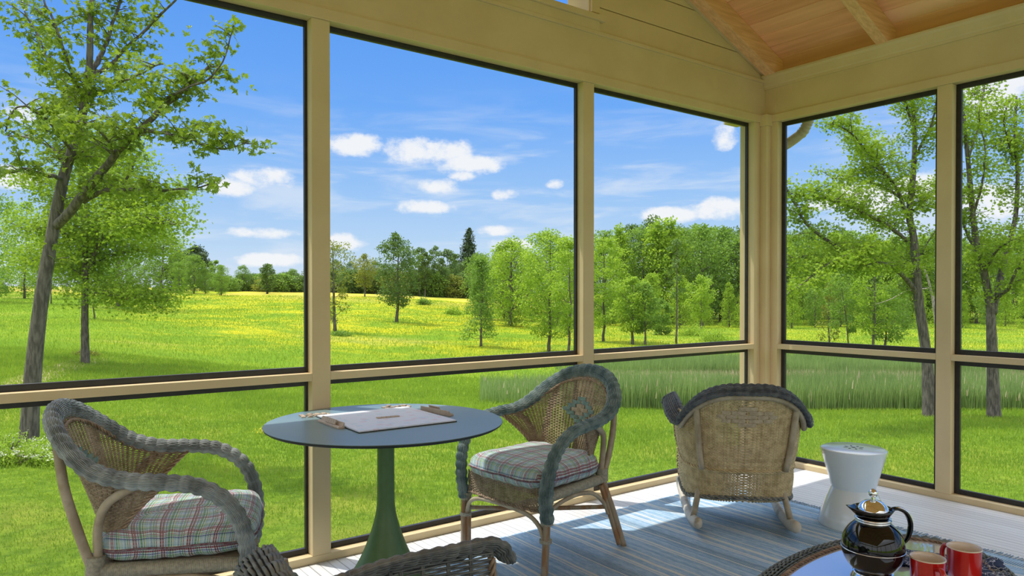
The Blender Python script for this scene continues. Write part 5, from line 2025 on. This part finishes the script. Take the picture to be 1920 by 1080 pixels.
def tile(x, y, z, rz, label, group, tilt=(0, 0)):
    o = tile0 if not used[0] else tile0.copy()
    if used[0]:
        COL.objects.link(o)
    used[0] = True
    o.location = (x, y, z)
    o.rotation_euler = (tilt[0], tilt[1], rz)
    tag(o, label, 'letter tile', group)
    return o


r = random.Random(4)
occ = []


def pile(cx, cy, sx, sy, n, label, group):
    tries = 0
    placed = 0
    while placed < n and tries < 4000:
        tries += 1
        x, y = cx + r.uniform(-sx, sx), cy + r.uniform(-sy, sy)
        if any(math.hypot(x - a, y - b) < .0225 for a, b in occ) or math.hypot(x - TX, y - TY) > TR_ - .03:
            continue
        if abs(x - bc[0]) < .25 and abs(y - bc[1]) < .248:
            continue
        occ.append((x, y))
        tile(x, y, TZ0, r.uniform(0, 3), label, group)
        placed += 1
    up = [p for p in occ if abs(p[0] - cx) < sx and abs(p[1] - cy) < sy]
    for i in range(len(up) // 3):
        x, y = up[i * 2 % len(up)]
        tile(x + .004, y + .003, TZ0 + .0047, r.uniform(0, 3), label, group)


pile(1.215, 3.145, .060, .038, 15, 'loose wooden letter tile in the heap left of the game board', 'letter tiles heaped left of the board')
pile(1.625, 3.140, .060, .034, 11, 'loose wooden letter tile in the heap behind the game board', 'letter tiles heaped behind the board')
for i in range(5):
    tile(1.394 + i * .0205, 2.862 - i * .0022, TZ0 + .0092, math.radians(-6), 'wooden letter tile laid on the game board, %s in its row' % ('leftmost', 'second', 'middle', 'fourth', 'rightmost')[i], 'letter tiles laid on the board')


def rack(x, y, rz, label, ntile, tlabel, tgroup, flip=1):
    mb = MB()
    p = [(0, 0), (.028, 0), (.028, .006), (.022, .012), (.020, .008), (.012, .008), (.004, .024), (0, .024)]
    mb.prism([(a - .014, b) for a, b in p], 0, -.108, .108)
    o = mb.build('tile_rack', wood_tile, bevel=0.001)
    o.location = (x, y, TZ0)
    o.rotation_euler.z = rz
    tag(o, label, 'tile rack')
    for i in range(ntile):
        q = (-.055 + i * .0205)
        t = tile(0, 0, 0, 0, '%s, %s' % (tlabel, ('nearest the viewer', 'second from the viewer', 'third from the viewer', 'fourth from the viewer', 'farthest from the viewer')[i if rz > 0 else ntile - 1 - i]), tgroup)
        cs, sn = math.cos(rz), math.sin(rz)
        lx, ly, lz = q, .0035, .0205
        t.location = (x + lx * cs - ly * sn, y + lx * sn + ly * cs, TZ0 + lz)
        t.rotation_euler = Matrix.Rotation(rz, 3, 'Z').to_euler()
        t.rotation_euler = (Matrix.Rotation(rz, 3, 'Z') @ Matrix.Rotation(math.radians(-64), 3, 'X')).to_euler()
    return o


rack(1.180, 2.875, math.radians(91), 'wooden tile rack along the left side of the game board', 5, 'letter tile standing in the left rack', 'letter tiles in the left rack')
rack(1.690, 2.872, math.radians(-84), 'wooden tile rack along the right side of the game board', 4, 'letter tile standing in the right rack', 'letter tiles in the right rack')

# ---- white ceramic garden stool
so = empty('garden_stool', (3.937, 2.112, 0.006))
tag(so, 'white glazed hourglass garden stool beside the rocking chair', 'stool')
pr = [(.150, 0.0), (.182, .0), (.184, .008), (.172, .06), (.146, .13), (.118, .195), (.112, .205), (.116, .215), (.140, .30), (.162, .38), (.170, .415), (.170, .422), (.160, .427), (.05, .429), (0, .429)]
MB().lathe([(0, .004)] + pr, 72).build('body', ceramic, so, smooth=True, autos=35)
hm = MB()
for i in range(8):
    a = i * PI / 4
    cx, cy = .042 * math.cos(a), .042 * math.sin(a)
    q = np.linspace(0, 2 * PI, 14, endpoint=False)
    px_ = .012 * np.cos(q)
    py_ = .0055 * np.sin(q)
    hm.prism([(cx + a_ * math.cos(a) - b_ * math.sin(a), cy + a_ * math.sin(a) + b_ * math.cos(a)) for a_, b_ in zip(px_, py_)], 2, .4284, .4294)
hm.lathe([(0, .4284), (.011, .4284), (.011, .4294), (0, .4294)], 20)
hm.build('pierced_opening', dark_hole, so)

# ---- striped rug with fringe
X0, X1, Y0, Y1 = 0.25, 4.045, 0.35, 3.10
nx, ny = 260, 120
gx_, gy_ = np.meshgrid(np.linspace(X0, X1, nx), np.linspace(Y0, Y1, ny), indexing='ij')
rip = 0.0035 * np.exp(-((gx_ - 3.0) / .5) ** 2 - ((gy_ - 1.9) / .5) ** 2) * (1 + np.sin(gx_ * 22 + gy_ * 3))
gz_ = 0.006 + rip + 0.0006 * np.sin(gx_ * 9) * np.sin(gy_ * 7)
mb = MB()
I, J = np.meshgrid(np.arange(nx - 1), np.arange(ny - 1), indexing='ij')
mb.add(np.stack([gx_, gy_, gz_], -1).reshape(-1, 3), np.stack([I * ny + J, (I + 1) * ny + J, (I + 1) * ny + J + 1, I * ny + J + 1], -1).reshape(-1, 4))
for (a, b) in (((X0, Y0), (X1, Y0)), ((X1, Y0), (X1, Y1)), ((X1, Y1), (X0, Y1)), ((X0, Y1), (X0, Y0))):
    mb.add([(a[0], a[1], 0), (b[0], b[1], 0), (b[0], b[1], .0062), (a[0], a[1], .0062)], [[0, 1, 2, 3]])
rug = mb.build('area_rug', rug_mat, smooth=True, autos=40)
tag(rug, 'blue flat woven rug with pale stripes covering the deck', 'rug')
fm = MB()
rr = np.random.default_rng(2)
for y in np.arange(Y0 + .01, Y1, .0165):
    dx, dy = rr.uniform(.045, .06), rr.uniform(-.008, .008)
    fm.tube([(X1 - .01, y, .005), (X1 + dx * .5, y + dy * .5, .0055), (X1 + dx, y + dy, .004)], [.0032, .003, .0022], 5)
fr_ = fm.build('fringe', simple('blue_fringe_yarn', (0.16, 0.25, 0.34, 1), (0.30, 0.40, 0.48, 1), 50, 0.9), rug, smooth=True)
fr_['kind'] = 'stuff'

# ---- oval wicker coffee table with a glass inlay
CT = (2.10, 1.03)
CA, CB, CZ = .62, .315, .43
ct = empty('coffee_table', (CT[0], CT[1], 0), 0.0)
rot_ct = math.radians(10)
ct.rotation_euler.z = rot_ct
tag(ct, 'oval wicker coffee table with mirror like glass top at the lower right', 'table')


def oval(k=0.0, n=200, z=0.0):
    t = np.linspace(0, 2 * PI, n)
    return np.stack([(CA + k) * np.cos(t), (CB + k) * np.sin(t), np.full(n, z)], 1)


def wref_c(Q):
    d = Q * np.array([1 / CA ** 2, 1 / CB ** 2, 0])
    d /= np.linalg.norm(d, axis=1)[:, None]
    return d + np.array([0, 0, -.35])


ct_mat = simple('grey_green_wicker', (0.10, 0.125, 0.115, 1), (0.25, 0.28, 0.25, 1), 30, 0.5, spec=0.4, island=0.35)
roll, core = woven_roll(oval(-.012, 260, CZ - .016), [.018], [.042], .030, 20, .0036, .0034, wref=wref_c)
o = roll.build('rim', ct_mat, ct, smooth=True)
core.build('core', wick_dark, o)
braid(oval(-.052, 300, CZ + .004), .0032, .0045, 110).build('braid', wick_trim, ct, smooth=True)
t = np.linspace(0, 2 * PI, 160, endpoint=False)
gl = MB()
gl.prism([((CA - .055) * math.cos(a), (CB - .055) * math.sin(a)) for a in t], 2, CZ - .004, CZ + .002)
gl.build('glass_top', glass_mat, ct)


def Sk(a, z):
    th = a * PI
    kx = 1 - .35 * (CZ - z) / CZ
    return np.stack([(CA - .03) * kx * np.cos(th), (CB - .03) * kx * np.sin(th), z + 0 * th], -1)


weave(Sk, lambda z: -1.0, lambda z: 1.0, .30, CZ - .02, 120, .0075, .003, .0032, .003, per=3).build('skirt', ct_mat, ct, smooth=True)
for sx in (1, -1):
    for sy in (1, -1):
        MB().tube(catmull([(sx * .40, sy * .19, 0.006), (sx * .41, sy * .195, .2), (sx * .44, sy * .21, .40)], 5), .018, 9).build('leg', cane, ct, smooth=True)

# ---- black coffee carafe
jx, jy = 2.165, 1.10
jg = empty('coffee_carafe', (jx, jy, CZ + .002))
tag(jg, 'round black insulated coffee carafe with chrome lid and handle', 'carafe')
JR = .088
jg.rotation_euler.z = math.radians(-36)
base = [(0, 0), (.060, 0), (.062, .004), (.058, .012), (.054, .020), (.056, .024)]
MB().lathe(base + [(.048, .03), (0, .03)], 48).build('base', chrome, jg, smooth=True, autos=40)
zb_ = .100
th = np.linspace(-0.92, 1.12, 40)
bp = [(JR * math.cos(t_), zb_ + JR * 1.0 * math.sin(t_)) for t_ in th]
MB().lathe([(0, bp[0][1])] + bp + [(0, bp[-1][1])], 64).build('body', black_gloss, jg, smooth=True, autos=60)
q = np.linspace(0, 2 * PI, 120, endpoint=False)
MB().tube(np.stack([(JR + .0002) * np.cos(q), (JR + .0002) * np.sin(q), np.full(120, zb_ - .004)], 1), .0014, 6, closed=True).build('ring', chrome, jg, smooth=True)
zt_ = bp[-1][1]
nk = MB()
for rz_, zz_ in ((.046, zt_ - .002), (.0475, zt_ + .005)):
    nk.tube(np.stack([rz_ * np.cos(q), rz_ * np.sin(q), np.full(120, zz_)], 1), .0042, 8, closed=True)
nk.build('neck_ring', chrome, jg, smooth=True)
# funnel with pouring lip towards local -x... lip at +y rotated
n = 64
V = []
for (rr_, zz_) in ((.040, zt_ + .002), (.043, zt_ + .012), (.050, zt_ + .024), (.058, zt_ + .036), (.056, zt_ + .036), (.047, zt_ + .024), (.038, zt_ + .010)):
    for i in range(n):
        a = 2 * PI * i / n
        lip = math.exp(-((a - PI) / .38) ** 2)
        k_ = (zz_ - zt_ - .002) / .034
        r2 = rr_ + lip * .024 * k_
        V.append((r2 * math.cos(a), r2 * math.sin(a), zz_ + lip * .008 * k_))
fn = MB()
I, J = np.meshgrid(np.arange(6), np.arange(n), indexing='ij')
J2 = (J + 1) % n
fn.add(V, np.stack([I * n + J, I * n + J2, (I + 1) * n + J2, (I + 1) * n + J], -1).reshape(-1, 4))
fn.build('spout', black_gloss, jg, smooth=True)
zl = zt_ + .030
lid = [(0.046, zl - .006), (.046, zl), (.043, zl + .008), (.036, zl + .018), (.024, zl + .027), (.010, zl + .031), (.006, zl + .033), (.0055, zl + .040)]
ld = MB().lathe([(0, zl - .006)] + lid + [(0, zl + .04)], 48).build('lid', chrome, jg, smooth=True, autos=50)
sp = [(.0135 * math.cos(t_), zl + .051 + .0135 * math.sin(t_)) for t_ in np.linspace(-PI / 2, PI / 2, 16)]
MB().lathe(sp, 32).build('knob', chrome, ld, smooth=True)
hp = catmull([(.050, 0, zt_ + .030), (.075, 0, zt_ + .034), (.100, 0, zt_ + .020), (.113, 0, zt_ - .010), (.110, 0, zt_ - .040), (.100, 0, zt_ - .062), (.088, 0, zt_ - .072)], 8)
MB().tube(hp, np.interp(np.linspace(0, 1, len(hp)), [0, .2, .6, 1], [.008, .011, .0115, .006]), 12, flat=.55, up=(1, 0, .3)).build('handle', black_gloss, jg, smooth=True)
MB().tube(hp + np.array([.0035, 0, .003]), np.interp(np.linspace(0, 1, len(hp)), [0, .2, .6, 1], [.006, .0085, .008, .004]), 10, flat=.4, up=(1, 0, .3)).build('handle_trim', chrome, jg, smooth=True)


# ---- mugs
def mug(x, y, rz, label):
    root = empty('mug', (x, y, CZ + .002), rz)
    tag(root, label, 'mug')
    Rm, Hm = .046, .098
    MB().lathe([(0, 0), (.036, 0), (.040, .003), (.043, .010), (Rm - .001, .03), (Rm, Hm - .006), (Rm + .0015, Hm - .002)], 56).build('body', red_glaze, root, smooth=True, autos=50)
    MB().lathe([(Rm + .0016, Hm - .0025), (Rm + .001, Hm + .001), (Rm - .002, Hm), (Rm - .0045, Hm - .006), (Rm - .0055, .03), (.034, .010), (0, .008)], 56).build('lining', cream_glaze, root, smooth=True)
    hp = catmull([(Rm - .003, 0, .078), (Rm + .020, 0, .082), (Rm + .032, 0, .060), (Rm + .024, 0, .032), (Rm - .003, 0, .024)], 8)
    MB().tube(hp, .0065, 10, flat=1.25, up=(0, 1, 0)).build('handle', red_glaze, root, smooth=True)
    return root


mug(2.206, .962, math.radians(-125), 'red mug with cream lining, nearer the carafe')
mug(2.386, .936, math.radians(70), 'red mug with cream lining, farther from the carafe')

# ---- folded navy napkin under the mugs
nn_ = 44
u = np.linspace(-1, 1, nn_)
U, V = np.meshgrid(u, u, indexing='ij')
X = U * .155
Y = V * .085
Zn = .004 + .006 * (np.sin(U * 5 + V * 2) * .5 + .5) * (np.abs(V) > .2) * np.abs(U) + .012 * np.exp(-((U - .85) / .12) ** 2) * (V > 0) + .010 * np.exp(-((U + .9) / .1) ** 2)
flat_ = np.minimum(1, np.minimum(np.hypot(X + .08, Y + .01), np.hypot(X - .10, Y + .02)) / .06) ** 2
Zn = .003 + (Zn - .003) * 0.9
mb = MB()
I, J = np.meshgrid(np.arange(nn_ - 1), np.arange(nn_ - 1), indexing='ij')
f = np.stack([I * nn_ + J, (I + 1) * nn_ + J, (I + 1) * nn_ + J + 1, I * nn_ + J + 1], -1).reshape(-1, 4)
mb.add(np.stack([X, Y, Zn], -1).reshape(-1, 3), f)
mb.add(np.stack([X, Y, np.zeros_like(X)], -1).reshape(-1, 3), f[:, ::-1])
np_ = mb.build('napkin', napkin_mat, smooth=True)
np_.location = (2.475, 1.015, CZ + .003)
np_.rotation_euler.z = math.radians(-62)
tag(np_, 'navy napkin with white pattern lying under the red mugs', 'napkin')
